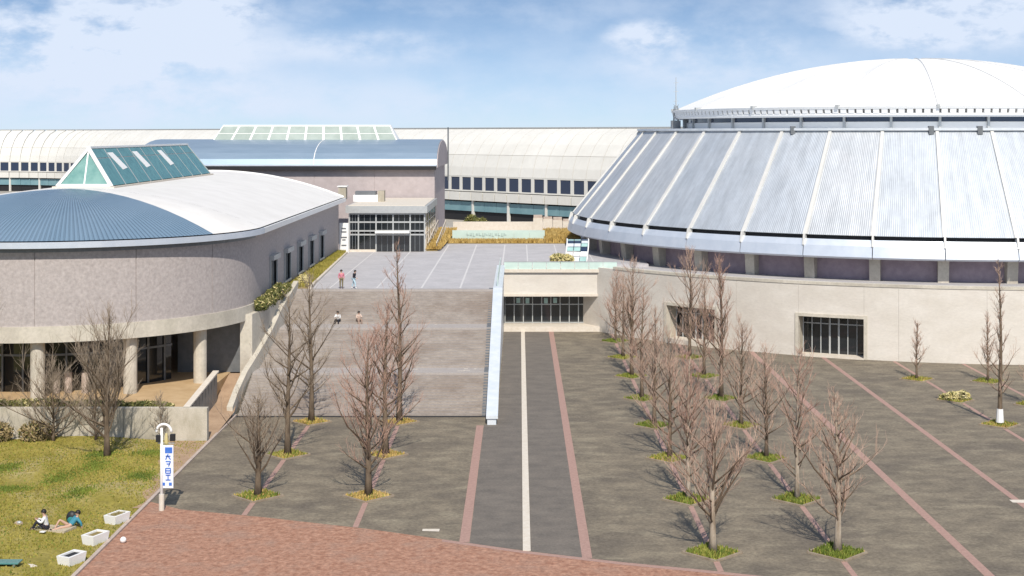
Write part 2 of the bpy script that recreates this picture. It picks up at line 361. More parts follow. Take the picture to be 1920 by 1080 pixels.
for fl, (ya, yb) in enumerate(((105,111),(113,120.2),(122.2,128.9))):
    n = 15; tr = (yb-ya)/n; rise = T/45
    for k in range(n):
        z += rise; y0 = ya + k*tr
        last = k == n-1
        deep = (y0 + tr + (2.0 if fl < 2 else .35)) if last else y0 + tr + .03
        obj('step', MB().box(-20.9,-2.36,y0,deep,max(z-.55,-.02),z), M_stair if not last else M_land, st)
        if not last: obj('nosing', MB().box(-20.9,-2.36,y0-.015,y0+.05,z-.035,z+.006), M_land, st, kind=None) if k % 3 == 99 else None
# solid below steps
obj('stair_base', MB().xprism([(105.3,-.02),(129,-.02),(129,6.3),(122.5,4.1),(120.3,4.1),(113.2,1.9),(111.3,1.9)], -20.85,-2.4), M_stair, st)
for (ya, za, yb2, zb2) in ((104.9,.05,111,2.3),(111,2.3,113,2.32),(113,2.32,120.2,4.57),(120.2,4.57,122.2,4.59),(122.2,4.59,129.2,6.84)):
    obj('side_shade_strip', MB().xprism([(ya,za-.3),(yb2,zb2-.3),(yb2,zb2+.04),(ya,za+.04)], -2.78,-2.37), M_frame, st)  # dark sloping slab that paints in the shadow beside the side wall
struct('stair_foot_shade', MB().add([(-21,104.55,.012),(-2.4,104.55,.012),(-2.4,104.99,.012),(-21,104.99,.012)],[(0,1,2,3)]), M_dark)  # flat dark sheet that stands in for the shadow line at the stair foot
rl = random.Random(9)
for k in range(26):
    fl_ = rl.choice(((111.9,.15,T*15/45),(121.2,.15,T*30/45),(127.9,.5,None),(118.5,.8,None)))
    if fl_[2] is None: continue
    x_ = rl.uniform(-9.5,-3); y_ = fl_[0]+rl.uniform(-.7,.7); w_ = rl.uniform(.1,.35)
    struct('pale_stain', MB().add([(x_,y_-.12,fl_[2]+.006),(x_+w_*2,y_-.1,fl_[2]+.006),(x_+w_*1.8,y_+.14,fl_[2]+.006),(x_+.1,y_+.1,fl_[2]+.006)],[(0,1,2,3)]), M_cream) if k % 3 == 0 else None
sw = thing('stair_side_wall', (-2.0,102,0), 'long pale blue metal-capped wall along the right side of the staircase', 'wall')
prof = [(101.8,0),(151,0),(151,6.75),(129,6.75),(101.8,.45)]
obj('wall_body', MB().xprism(prof,-2.32,-1.68), M_pblue, sw)
ct = [(101.7,.45),(129,6.76),(151,6.76),(151,6.93),(128.95,6.93),(101.7,.68)]
obj('coping', MB().xprism(ct,-2.40,-1.55), M_pblue, sw)
for (ya, yb) in ((130,134),(134.2,138.2),(138.4,142.4),(142.6,146.6),(146.8,150.8)):
    obj('glass_panel', MB().box(-2.05,-2.0,ya,yb,6.95,7.75), M_lgreen, sw)
# left flaring parapet and the raised planter block behind it
fw = thing('flared_parapet', (-21.4,105,0), 'curving pale concrete parapet on the left side of the staircase', 'wall')
pl = [(-21.45,104.6,.75),(-21.45,107,1.6),(-21.3,109.5,2.55),(-21.05,112,3.3),(-20.8,114.5,4.1),(-20.6,117,4.9),(-20.5,121,6.1),(-20.45,129.4,7.5)]
for a, b in zip(pl, pl[1:]):
    obj('parapet_segment', MB().prism([(a[0]-.22,a[1]),(a[0]+.22,a[1]),(b[0]+.22,b[1]),(b[0]-.22,b[1])], -.02, [a[2],a[2],b[2],b[2]]), M_conc2, fw)
ob = MB().prism([(-22.1,111.8),(-21.2,112.1),(-20.95,114.5),(-20.75,117),(-20.68,121),(-20.68,129.1),(-22.1,129.1)], 0, 6.65)
tag(obj('planter_block', ob, M_conc2, None, (-21.4,112,0)), 'tall concrete block between the curved building and the staircase top', 'retaining wall')

# ------------------------------------------------------------------ retaining wall, ramp
rw = thing('retaining_wall', (-30,96.5,0), 'weathered pale concrete retaining wall behind the lawn', 'retaining wall')
xs = [-60,-56,-52,-48,-44,-40,-36,-33,-30,-27,-24,-21.3]
for a, b in zip(xs, xs[1:]): obj('wall_panel', MB().box(a+.012,b-.012,96.4,96.95,-.02,2.25), M_oldc, rw)
obj('core', MB().box(-60,-21.33,96.5,96.9,-.01,2.2), M_oldc, rw)
rp = thing('ramp_wall', (-23,98,0), 'small dark slatted wall sloping beside the earth ramp, with a light rail on top', 'wall')
for k in range(9):
    y0 = 97.7+1.0*k; obj('slat', MB().prism([(-22.97,y0),(-22.8,y0),(-22.8,y0+.9),(-22.97,y0+.9)], 0, 1.98+.1*k), M_frame, rp)
obj('backing', MB().xprism([(97.6,0),(106.7,0),(106.7,2.75),(97.6,1.9)], -23.1,-22.98), M_frame, rp)
obj('rail', MB().bar((-22.95,97.3,2.1),(-22.95,106.9,3.0),.45,.12), M_cream, rp)
struct('ramp_foot', MB().prism([(-23.0,97.0),(-21.3,97.0),(-21.3,97.25),(-23.0,97.25)],-.02,.03), M_brown)

# ------------------------------------------------------------------ left curved building
LC = (-36.5, 115.0); LR = 15.0; FB = 168.0; EAVE = 13.0; RIDGE = 16.5
lb = thing('curved_building', (LC[0],LC[1],2), 'round-ended mauve tiled building with metal barrel roof, blue and white sheen painted in', 'building')
def outline(r, ang0=-180, ang1=0, n=48):
    return [(LC[0]+r*math.cos(R(ang0+(ang1-ang0)*i/n)), LC[1]+r*math.sin(R(ang0+(ang1-ang0)*i/n))) for i in range(n+1)]
# front wall panels between vertical joints (angles from pixels)
def ang_px(px, c=LC, r=LR):
    dx = (px-HX)/F; # ray (dx,1)*t
    A = dx*dx+1; B = -2*(dx*c[0]+c[1]); C_ = c[0]**2+c[1]**2-r*r; D = B*B-4*A*C_
    if D < 0: return None
    t = (-B-math.sqrt(D))/(2*A); return math.degrees(math.atan2(t-c[1], dx*t-c[0]))
cuts = [-180,-158,-136,-114, ang_px(65), ang_px(255), ang_px(398), 0]
for a, b in zip(cuts, cuts[1:]):
    obj('wall_panel', MB().rev([(LR-.35,7.25),(LR,7.25),(LR,12.85),(LR-.35,12.85)], a+.12, b-(.12 if b < 0 else 0), max(6,int((b-a)/2.5)), LC), M_tile, lb)
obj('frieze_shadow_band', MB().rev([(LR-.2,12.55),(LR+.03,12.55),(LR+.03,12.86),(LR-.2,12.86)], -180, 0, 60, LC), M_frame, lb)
obj('wall_core', MB().rev([(LR-.3,7.3),(LR-.06,7.3),(LR-.06,12.8),(LR-.3,12.8)], -180, 0, 60, LC), M_tile, lb)
obj('base_beam', MB().rev([(LR-1.2,6.15),(LR+.12,6.15),(LR+.12,7.3),(LR-1.2,7.3)], -180, -2, 60, LC), M_conc2, lb)
# straight right flank with window openings
wy = [123.3,130.7,138.3,145.6,153.2]; hw = 1.55; zb, zt = 7.5, 10.05
edges = [115.0] + [e for w in wy for e in (w-hw, w+hw)] + [FB]
X1 = LC[0]+LR
for k in range(0, len(edges), 2):
    obj('flank_wall_panel', MB().box(X1-.35,X1,edges[k],edges[k+1],6.0,12.85), M_tile, lb)
for w in wy:
    obj('flank_wall_panel', MB().box(X1-.35,X1-.003,w-hw,w+hw,zt,12.85), M_tile, lb)
    obj('flank_wall_panel', MB().box(X1-.35,X1-.003,w-hw,w+hw,6.0,zb), M_tile, lb)
    wi = obj('window', MB().box(X1-.12,X1-.08,w-hw,w+hw,zb,zt), M_glass, lb)
    fr = MB(); fr.box(X1-.05,X1+.4,w-hw-.16,w+hw+.16,zt,zt+.42); fr.box(X1-.1,X1+.14,w-hw-.14,w-hw,zb-.15,zt); fr.box(X1-.1,X1+.14,w+hw,w+hw+.14,zb-.15,zt); fr.box(X1-.1,X1+.2,w-hw,w+hw,zb-.15,zb)
    obj('frame', fr, M_gf, wi)
    obj('mullion', MB().box(X1-.1,X1-.04,w-.04,w+.04,zb,zt), M_frame, wi)
obj('left_flank_wall', MB().box(LC[0]-LR,LC[0]-LR+.35,115,FB,2,12.85), M_tile, lb)
obj('flank_lower_wall', MB().box(X1-.35,X1-.01,112,FB,1.9,6.0), M_oldc, lb)
obj('back_wall', MB().box(LC[0]-LR+.35,X1-.35,FB-.4,FB-.02,2,12.85), M_tile, lb)
# roof: surface h(x,y): barrel over the hall, spread round the curved end
def roof_h(d): return EAVE + .25 + (RIDGE-EAVE-.25)*(1-(d/(LR+.9))**2)
RE = LR + .55
def roof_part(m, a0, a1, n, nr=10):
    for i in range(n+1):
        t = R(a0+(a1-a0)*i/n)
        for k in range(nr+1):
            d = RE*k/nr; m.v.append((LC[0]+d*math.cos(t), LC[1]+d*math.sin(t), roof_h(d)))
    for i in range(n):
        for k in range(nr):
            a = i*(nr+1)+k; m.f.append((a, a+1, a+nr+2, a+nr+1))
ribbed(M_roof_reflect, 'angle', 46, .9, .09)
M_end_sheen = mat('end_roof_bright_sheen', (.70,.67,.63), (.76,.73,.69), .4, .5, .0, fine=.03)  # pale copy of the end roof metal, its bright sheen painted in
ribbed(M_roof_sheen, 'Y', 1.2, .3, .02)
f1 = MB(); roof_part(f1, -149, -31, 60); obj('end_roof', f1, M_roof_reflect, lb, smooth=True)
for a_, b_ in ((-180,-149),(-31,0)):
    f1 = MB(); roof_part(f1, a_, b_, 16); obj('end_roof_sheen_sector', f1, M_end_sheen, lb, smooth=True)
f2 = MB()
for j in range(2):
    for i in range(33):
        d = -RE + 2*RE*i/32; f2.v.append((LC[0]+d, 115.0 if j == 0 else FB+.5, roof_h(abs(d))))
for i in range(32): f2.f.append((i, i+1, 33+i+1, 33+i))
obj('barrel_roof', f2, M_roof_sheen, lb, smooth=True)
gp = [(RE-.55,EAVE-.12),(RE+.25,EAVE-.12),(RE+.25,EAVE+.32),(RE+.12,EAVE+.32),(RE+.12,EAVE+.08),(RE-.03,EAVE+.08),(RE-.03,EAVE+.28),(RE-.55,EAVE+.28)]
obj('gutter', MB().rev(gp, -180, 0, 72, LC), M_fringe, lb)
gu = MB()
def yprof(m, prof, y0, y1, sgn=1):
    n = len(prof); v = [(LC[0]+sgn*r, y0, z_) for r, z_ in prof] + [(LC[0]+sgn*r, y1, z_) for r, z_ in prof]
    m.add(v, [tuple(range(n)), tuple(range(n,2*n))[::-1]] + [(i, (i+1)%n, n+(i+1)%n, n+i) for i in range(n)])
yprof(gu, gp, 115, FB+.55); obj('gutter', gu, M_wht, lb)
gu = MB(); yprof(gu, gp, 115, FB+.55, -1); obj('gutter', gu, M_wht, lb)
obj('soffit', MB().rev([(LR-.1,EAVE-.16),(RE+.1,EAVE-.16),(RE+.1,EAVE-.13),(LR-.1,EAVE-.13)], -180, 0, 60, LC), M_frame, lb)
ed = MB()                                                     # verge trim on the far gable
for i in range(32):
    a = -RE+2*RE*i/32; b = -RE+2*RE*(i+1)/32
    ed.bar((LC[0]+a,FB+.5,roof_h(abs(a))+.03),(LC[0]+b,FB+.5,roof_h(abs(b))+.03),.3,.22)
obj('verge_trim', ed, M_wht, lb)
# undercroft
for px in (-60, 70, 245, 377):
    t = ang_px(px, LC, 14.2)
    if t is None: t = -40
    x, y_ = LC[0]+14.1*math.cos(R(t)), LC[1]+14.1*math.sin(R(t))
    obj('column', MB().tube([(x,y_,2.0),(x,y_,6.2)], .5, 16), M_conc2, lb, smooth=False)
obj('undercroft_wall', MB().rev([(10.6,2),(11,2),(11,6.2),(10.6,6.2)], -180, -30, 40, LC), M_glass, lb)
obj('undercroft_side_wall', MB().box(-27.2,-22.2,112.5,112.8,2.0,6.2), M_frame, lb)
for k in range(18):
    t = R(-170+8*k); x, y_ = LC[0]+11.1*math.cos(t), LC[1]+11.1*math.sin(t)
    obj('mullion', MB().bar((x,y_,2),(x,y_,6.2),.12), M_frame, lb)
obj('transom', MB().rev([(11.0,4.6),(11.1,4.6),(11.1,4.75),(11.0,4.75)], -175, -30, 40, LC), M_frame, lb)
obj('undercroft_ceiling', MB().rev([(0.5,6.16),(14,6.16),(14,6.24),(.5,6.24)], -180, 0, 40, LC), M_oldc, lb)
for px in (105, 160, 128):
    p = at(px, 752, 2.0); p.y = 103.5; p.x = (px-HX)*p.y/F
    tag(obj('concrete_post', MB().tube([(p.x,p.y,2),(p.x,p.y,3.5)],.28,12), M_kerb, None, (p.x,p.y,2)),
        {105:'leftmost short pinkish post under the curved building', 160:'rightmost short pinkish post under the curved building', 128:'middle short pinkish post of the three under the curved building'}[px], 'post', 'short posts under the curved building')
# ridge skylight
sk = thing('ridge_skylight', (-36.5,119.6,16.2), 'triangular teal glass skylight on the ridge of the curved building', 'skylight')
ya, yb, hz, bz, hwid = 119.8, 155.0, 19.75, 16.55, 2.3
obj('sill', MB().box(-36.5-hwid-.3,-36.5+hwid+.3,ya-1.6,yb+1.6,16.0,bz), M_cream, sk)
A0 = Vector((-36.5,ya,hz)); A1 = Vector((-36.5,yb,hz)); base_y0, base_y1 = ya-1.3, yb+1.3
def quadpane(c, th=.05, name='glass_pane', m_=None):
    mm = MB(); nrm_ = (c[1]-c[0]).cross(c[2]-c[0]).normalized()*th
    mm.add(list(c)+[p+nrm_ for p in c], [tuple(range(len(c))), tuple(range(len(c),2*len(c)))[::-1]] + [(i,(i+1)%len(c),len(c)+(i+1)%len(c),len(c)+i) for i in range(len(c))])
    return mm
M_gablep = mat('gable_teal_glass', (.13,.27,.25), (.2,.35,.32), 1, .15)
nb = 9
for s in (1, -1):
    for i in range(nb):
        for j in range(2):
            def P(u, w):
                bot = Vector((-36.5+s*hwid, base_y0+(base_y1-base_y0)*u, bz)); top = Vector((-36.5, ya+(yb-ya)*u, hz)); return bot.lerp(top, w)
            u0, u1, w0, w1 = (i+.03)/nb, (i+.97)/nb, (0,.72)[j]+.012, (.72,1)[j]-.012
            obj('glass_pane', quadpane([P(u0,w0),P(u1,w0),P(u1,w1),P(u0,w1)]), M_tealp if (s == 1 and j == 0 and i in (1,3,5)) and False else M_teal, sk)
bars = MB()
for s in (1, -1):
    for i in range(nb+1):
        u = i/nb; w = .30 if i in (0, nb) else .1
        bars.bar((-36.5+s*hwid, base_y0+(base_y1-base_y0)*u, bz),(-36.5, ya+(yb-ya)*u, hz), w, .12)
    bars.bar((-36.5+s*(hwid*.28),ya,bz+.72*(hz-bz)),(-36.5+s*(hwid*.28),yb,bz+.72*(hz-bz)),.08,.1)
obj('glazing_bars', bars, M_gf, sk)
obj('ridge_cap', MB().bar((-36.5,ya-.1,hz+.05),(-36.5,yb+.1,hz+.05),.3,.18), M_wht, sk)
for (c0, c1) in (((-36.5-hwid,base_y0,bz),(-36.5,base_y0,bz)),((-36.5,base_y0,bz),(-36.5+hwid,base_y0,bz))):
    obj('gable_pane', quadpane([Vector(c0)+Vector((.06,0,.06)),Vector(c1)-Vector((.06,0,-.06)),A0-Vector((0,0,.15))]), M_gablep, sk)
gb = MB()
for s in (1,-1): gb.bar((-36.5+s*hwid,base_y0-.05,bz),(-36.5,ya-.1,hz),.3,.2)
gb.bar((-36.5,base_y0-.02,bz),(-36.5,ya,hz),.12,.1); gb.bar((-38.8,base_y0-.03,bz+.1),(-34.2,base_y0-.03,bz+.1),.2,.2)
for s in (1,-1): gb.bar((-36.5+s*1.15,base_y0+.1,bz),(-36.5+s*.35,ya-.2,hz-.6),.07,.07)
obj('gable_frame', gb, M_wht, sk)
for i, u in enumerate((.17,.38,.62)):
    def Q(u, w): return Vector((-36.5+hwid*(1-w)+.06, base_y0+(base_y1-base_y0)*u, bz+(hz-bz)*w+.05))
    obj('bright_vent_pane', quadpane([Q(u-.03,.85),Q(u+.012,.85),Q(u+.045,.42),Q(u+.0,.38)], .06), M_wht, sk)

# ------------------------------------------------------------------ long hall with blue barrel roof
hb = thing('long_hall', (-31,190,T), 'long mauve hall with blue barrel roof behind the curved building', 'building')
hx0, hx1 = -51.2, -11.4; jx = -27.6
for a, b in ((hx0,-39.5),(-39.5,jx),(jx,-19.5),(-19.5,hx1)):
    obj('wall_panel', MB().box(a+.02,b-.02,190,190.4,4,16.4), M_tile2, hb)
obj('wall_core', MB().box(hx0+.1,hx1-.1,190.1,215.8,4,16.3), M_tile2, hb)
obj('side_wall', MB().box(hx1-.09,hx1-.01,190.42,215.9,4,16.4), M_tile2, hb)
def arcp(n=14, r=0.0):
    out = []
    for i in range(n+1):
        t = math.pi*i/n; out.append((203-(13.6+r)*math.cos(t), 16.55+(3.6+r)*math.sin(t)**.85))
    return out
for a, b in ((hx0-.3,jx-.06),(jx+.06,hx1+.3)):
    p = arcp(); obj('roof_panel', MB().xprism(p+[(216.6,16.45),(189.4,16.45)], a, b), M_blue2, hb)
p1 = arcp(14,.06); obj('roof_joint_rib', MB().xprism(p1+[(216.7,16.5),(189.3,16.5)], jx-.05, jx+.05), M_wht, hb)
obj('eave_gutter', MB().box(hx0-.3,hx1+.3,189.05,189.4,16.62,16.8), M_fringe, hb)
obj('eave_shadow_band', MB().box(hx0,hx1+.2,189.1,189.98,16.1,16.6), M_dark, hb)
obj('gable_wall', MB().xprism([(q[0],q[1]-.15) for q in arcp()]+[(216.4,16.4),(189.6,16.4)], hx1+.32, hx1+.42), M_tile2, hb)
hs = thing('roof_skylight', (-31,203,20), 'long pale greenish glass skylight on top of the blue barrel roof', 'skylight')
sx0, sx1 = -43.6, -17.3; nb = 10
obj('skylight_core', MB().add([(sx0,200.6,19.9),(sx1,200.6,19.9),(sx1,206,19.9),(sx0,206,19.9),(sx0+1.2,202.4,22.2),(sx1-1.2,202.4,22.2),(sx1-1.2,204,22.2),(sx0+1.2,204,22.2)],
    [(0,3,2,1),(4,5,6,7),(0,1,5,4),(1,2,6,5),(2,3,7,6),(3,0,4,7)]), M_wht, hs)
for i in range(nb):
    for (w0, w1) in ((.06,.46),(.5,.92)):
        def P(u, w):
            return Vector((sx0,200.55,19.9)).lerp(Vector((sx0+1.2,202.35,22.2)), w)*(1-u) + Vector((sx1,200.55,19.9)).lerp(Vector((sx1-1.2,202.35,22.2)), w)*u
        u0, u1 = (i+.06)/nb, (i+.94)/nb
        obj('glass_pane', quadpane([P(u0,w0),P(u1,w0),P(u1,w1),P(u0,w1)], -.06), M_skyl, hs)
tag(obj('roof_mast', MB().tube([(-10.6,210,14),(-10.6,210,21.9)],.12,6), M_frame, None, (-10.6,210,14)), 'slim grey mast beside the right end of the blue roofed hall', 'mast')
# ------------------------------------------------------------------ glass lobby
lo = thing('glass_lobby', (-16,169.5,T), 'flat roofed glass entrance lobby with grey grid frames', 'lobby')
lx = [(px-HX)*169.5/F for px in (655,672,705,737,769,796)]; ly = 169.5
lz = [T, 8.85, 9.3, 10.35, 11.35]
obj('interior', MB().box(lx[0]+.1,lx[-1]-.1,170.2,189.5,T,11.3), M_dark, lo)
for i in range(5):
    for j in (0, 2, 3):
        obj('glass_pane', MB().box(lx[i]+.08,lx[i+1]-.08,ly+.1,ly+.16,lz[j]+.06,lz[j+1]-.06), M_glass, lo)
fr = MB()
for x in lx: fr.box(x-.08,x+.08,ly,ly+.22,T,11.35)
for z_ in lz[1:]: fr.box(lx[0],lx[-1],ly+.01,ly+.2,z_-.09,z_+.09)
obj('grid_frame', fr, M_gf, lo)
fr = MB()
for x in [lx[i]+(lx[i+1]-lx[i])*k/3 for i in range(5) for k in (1,2)]: fr.box(x-.03,x+.03,ly+.06,ly+.18,T,11.3)
obj('thin_glazing_bars', fr, M_frame, lo)
obj('entrance_canopy', MB().box(lx[2],lx[4],ly-1.3,ly-.01,9.1,9.35), M_wht, lo)
obj('roof_slab', MB().box(lx[0]-.4,lx[-1]+.35,ly-.5,189.5,11.46,12.3), M_gf, lo)
obj('roof_surface', MB().box(lx[0]-.1,lx[-1]+.05,ly-.2,189.4,12.3,12.36), M_cream, lo)
for i in range(4):
    y0 = 171+4.6*i; obj('side_pane', MB().box(lx[-1]+.02,lx[-1]+.08,y0,y0+4.1,T+.1,11.3), M_glass, lo)
sf = MB()
for i in range(5): sf.box(lx[-1],lx[-1]+.16,170.6+4.6*i,170.9+4.6*i,T,11.45)
for z_ in (8.9,10.2): sf.box(lx[-1],lx[-1]+.12,170,189,z_-.06,z_+.06)
obj('side_frame', sf, M_cream, lo)
obj('plinth', MB().box(lx[0]-.1,lx[2],ly-.3,ly-.005,T-.02,T+.28), M_cream, lo)
sg = thing('entrance_sign_pillar', ((645-HX)*168.6/F,168.6,T), 'white sign pillar with grey lettering left of the glass lobby', 'sign')
obj('pillar', MB().box(-21.45,-20.35,168.3,168.8,T,10.3), M_wht, sg)
for z_, w in ((9.6,.25),(9.2,.3),(8.55,.35),(8.25,.2),(7.6,.3)):
    obj('lettering', MB().box(-20.9-w,-20.9+w,168.26,168.3,z_,z_+.14), M_frame, sg)
ac = thing('rooftop_unit', (-19.2,180,12.36), 'white air conditioning unit with dark top on the lobby roof', 'air conditioner')
obj('casing', MB().box(-21.0,-17.9,178.5,181,12.36,13.2), M_wht, ac); obj('fan_housing', MB().box(-20.8,-18.2,178.8,180.8,13.2,13.65), M_frame, ac)
obj('hood', MB().box(-17.9,-17.1,178.6,180.2,12.36,13.75), M_oldc, ac)
tag(obj('rooftop_duct', MB().box(-23.6,-22.6,184,185.5,12.4,14.0), M_oldc, None, (-23,184,12.4)), 'small brown duct box just left of the rooftop unit', 'duct')
obj('duct_cap', MB().box(-23.75,-22.45,183.9,185.6,14.0,14.15), M_wht, bpy.data.objects['rooftop_duct'])

# ------------------------------------------------------------------ arcade: long white building behind
import bisect
ctrl = [(-300,418),(-240,418),(-200,418),(-165,417),(-140,412),(-120,397),(-100,375),(-60,330),(-14,279),(12,252),(40,224),(62,203)]
def cr(p0,p1,p2,p3,t):
    return tuple(.5*((2*b)+(-a+c)*t+(2*a-5*b+4*c-d)*t*t+(-a+3*b-3*c+d)*t**3) for a,b,c,d in zip(p0,p1,p2,p3))
fine = []
for i in range(1, len(ctrl)-2):
    for k in range(40): fine.append(cr(ctrl[i-1],ctrl[i],ctrl[i+1],ctrl[i+2],k/40))
BW = 3.35; pts = [fine[0]]
for p in fine:
    if math.dist(p, pts[-1]) >= BW: 
        q = pts[-1]; d = math.dist(p, q); pts.append((q[0]+(p[0]-q[0])*BW/d, q[1]+(p[1]-q[1])*BW/d))
ar = thing('white_arcade', (0,263,4), 'very long white curved-roof arcade with a row of small square windows', 'building')
# bay profile in local (y back, z); local x along the wall
def bay(prof, x0=.06, x1=BW-.06): return MB().xprism(prof, x0, x1)
shell = [(0,12.75),(.35,14.5),(1.2,16.8),(2.6,18.9),(4.6,20.7),(7.5,22.2),(7.5,21.9),(4.8,20.4),(3.0,18.7),(1.6,16.6),(.75,14.4),(.4,12.75)]
up = [(q[0],q[1]) for q in shell]
me_shell_lo = mesh('roof_panel', bay([(0,12.75),(.35,14.5),(1.2,16.8),(1.5,16.7),(.7,14.4),(.3,12.75)]), M_arc)
me_shell_hi = mesh('roof_panel', bay([(1.24,16.86),(2.6,18.9),(4.6,20.7),(7.5,22.0),(7.5,21.7),(4.8,20.4),(3.0,18.7),(1.6,16.7)]), M_arc)
me_sill = mesh('sill_panel', bay([(-.3,8.0),(-.3,9.6),(.3,9.6),(.3,8.0)], .12, BW-.12), M_arc)
fm = MB(); fm.box(0,.38,.0,.3,9.75,12.72); fm.box(BW-.38,BW,.0,.3,9.75,12.72); fm.box(.38,BW-.38,.01,.3,9.75,10.0); fm.box(.38,BW-.38,.01,.3,12.5,12.72)
me_fr = mesh('window_frame', fm, M_arc)
me_gl = mesh('window_pane', MB().box(.36,BW-.36,.12,.18,9.95,12.55), M_navy)
me_tb = mesh('teal_fascia_panel', MB().box(.04,BW-.04,.3,.45,5.9,7.7), M_tealband)
me_co = mesh('column', MB().box(-.25,.25,.1,.6,2,8.5), M_arc)
for me in (me_shell_lo, me_shell_hi, me_sill, me_fr, me_gl, me_tb, me_co): fix(me)
back = MB()
for i in range(len(pts)-1):
    a, b = pts[i], pts[i+1]; t = math.atan2(b[1]-a[1], b[0]-a[0]); loc = Vector((a[0],a[1],0))-Vector((0,263,4)); rot = (0,0,t)
    px = HX + F*a[0]/a[1]
    if px < -260: continue
    inst('roof_panel', me_shell_hi, ar, loc, rot)
    if px < 330 or px > 790:
        inst('roof_panel', me_shell_lo, ar, loc, rot)
        if px < 230 or px > 800:
            inst('sill_panel', me_sill, ar, loc, rot); w = inst('window', me_fr, ar, loc, rot)
            inst('pane', me_gl, w); inst('teal_fascia_panel', me_tb, ar, loc, rot)
            if i % 3 == 0: inst('column', me_co, ar, loc, rot)
    n = Vector((-math.sin(t), math.cos(t))); 
    for (o0, z0, o1, z1) in ((.5,2,.5,13),):
        q = [(a[0]+n.x*.7,a[1]+n.y*.7),(b[0]+n.x*.7,b[1]+n.y*.7),(b[0]+n.x*7,b[1]+n.y*7),(a[0]+n.x*7,a[1]+n.y*7)]
        back.prism(q, 2, 13.0)
obj('inner_wall', back, M_dark, ar, recalc=False)
ridge = MB(); n0 = [(p, pts[min(i+1,len(pts)-1)]) for i, p in enumerate(pts)]
rp_ = []
for i in range(len(pts)-1):
    t = math.atan2(pts[i+1][1]-pts[i][1], pts[i+1][0]-pts[i][0]); rp_.append((pts[i][0]-math.sin(t)*7.4, pts[i][1]+math.cos(t)*7.4, 22.06))
for a, b in zip(rp_, rp_[1:]): ridge.bar(a, b, .5, .22)
obj('ridge_trim', ridge, M_gf, ar)
struct('rear_ground', MB().prism([(-400,216),(300,216),(300,700),(-400,700)], -.05, 4.0), mat('rear_paving', (.3,.28,.25), (.36,.33,.28), .2, .9))

# ------------------------------------------------------------------ sign wall, dry grass bank, things behind the terrace
sgn = thing('low_sign_wall', (-3,185,T), 'long low pale green panel wall with faint lettering at the back of the terrace', 'sign')
for k in range(6):
    a = -8.8+2.02*k; obj('panel', MB().box(a+.01,a+2.01,185,185.25,T+.1,8.3), M_lgreen, sgn)
M_signl = mat('sign_letter_grey', (.34,.43,.40), None, rough=.6)
for k in range(13):
    a = -6.9+.41*k; h_ = .3+.08*((k*7)%3)
    lm_ = MB(); lm_.box(a,a+.28,184.97,185,7.95-h_,7.98-h_+.06); lm_.box(a,a+.07,184.97,185,7.95-h_,7.95); 
    if k % 2: lm_.box(a+.2,a+.28,184.965,185,7.95-h_,7.95)
    obj('lettering', lm_, M_signl, sgn)
obj('base', MB().box(-9.1,3.5,184.9,185.4,T-.02,T+.09), M_cream, sgn)
tag(obj('low_cream_wall', MB().box(-9.3,3.4,198,198.6,T,8.6), M_cream, None, (-3,198,T)), 'low cream wall running behind the pale green sign', 'wall')
bw = thing('stone_block_wall', (3.8,196,T), 'cream stone block wall between the green sign and the metal-roofed drum', 'wall')
for k in range(4):
    a = 1.9+1.35*k; obj('stone_block', MB().box(a,a+1.3,194.5,195.5,T,9.35-.15*k), M_cream, bw)
    obj('stone_block', MB().box(a+.05,a+1.25,194.6,195.4,9.36-.15*k,9.75-.15*k-.1*(k%2)), M_kerb, bw)

M_bedg = mat('bed_grass_blade', (.19,.21,.03), (.34,.32,.07), .5, .85)
def blades(name, area, n, h, mat_, parent=None, label=None, cat=None, z=lambda x, y: 0, w=.06, seed=1, org=None, struct_=None):
    r = random.Random(seed); m = MB()
    for _ in range(n):
        x, y_ = area(r); z0 = z(x, y_); t = r.uniform(0, math.pi); hh = h*r.uniform(.5,1.3); a, b = math.cos(t)*w*r.uniform(.6,1.4), math.sin(t)*w
        lx_, ly_ = r.uniform(-.5,.5)*hh, r.uniform(-.5,.5)*hh; i = len(m.v)
        m.v += [(x-a,y_-b,z0-.01),(x+a,y_+b,z0-.01),(x+lx_,y_+ly_,z0+hh)]; m.f.append((i,i+1,i+2))
    o = obj(name, m, mat_, parent, org, recalc=False, kind='stuff')
    if label: tag(o, label, cat)
    return o
def rect(x0,x1,y0,y1): return lambda r: (r.uniform(x0,x1), r.uniform(y0,y1))
struct('grass_bank', MB().prism([(-9.3,181.9),(7,181.9),(8,192),(-9.3,192)], T-.2, [T+.05,T+.05,T+.9,T+.2]), M_soil)
blades('dry_grass', rect(-9.2,3.2,181.9,184.7), 5000, .4, M_dry, None, 'dry golden grass strip in front of the green sign wall', 'grass', z=lambda x,y: T+.1, w=.1, seed=3)
blades('dry_grass', rect(3.3,7.8,181.9,192), 5000, .6, M_dry, None, 'golden dry grass bank right of the green sign wall', 'grass', z=lambda x,y: T+.1+(y-182)*.07, w=.12, seed=4)
struct('grass_bank', MB().prism([(-11.2,170.5),(-9.9,170.5),(-8.9,196),(-11.2,196)], T-.1, [T+.1,T+.05,T+.3,T+1.2]), M_soil)
blades('dry_grass', lambda r: (lambda y: (r.uniform(-11.2,-9.6+(y-170)*.03), y))(r.uniform(170.5,196)), 5000, .5, M_dry, None, 'golden dry grass bank beside the right end of the glass lobby', 'grass', z=lambda x,y: T+.2+(y-170)*.02, w=.12, seed=5)
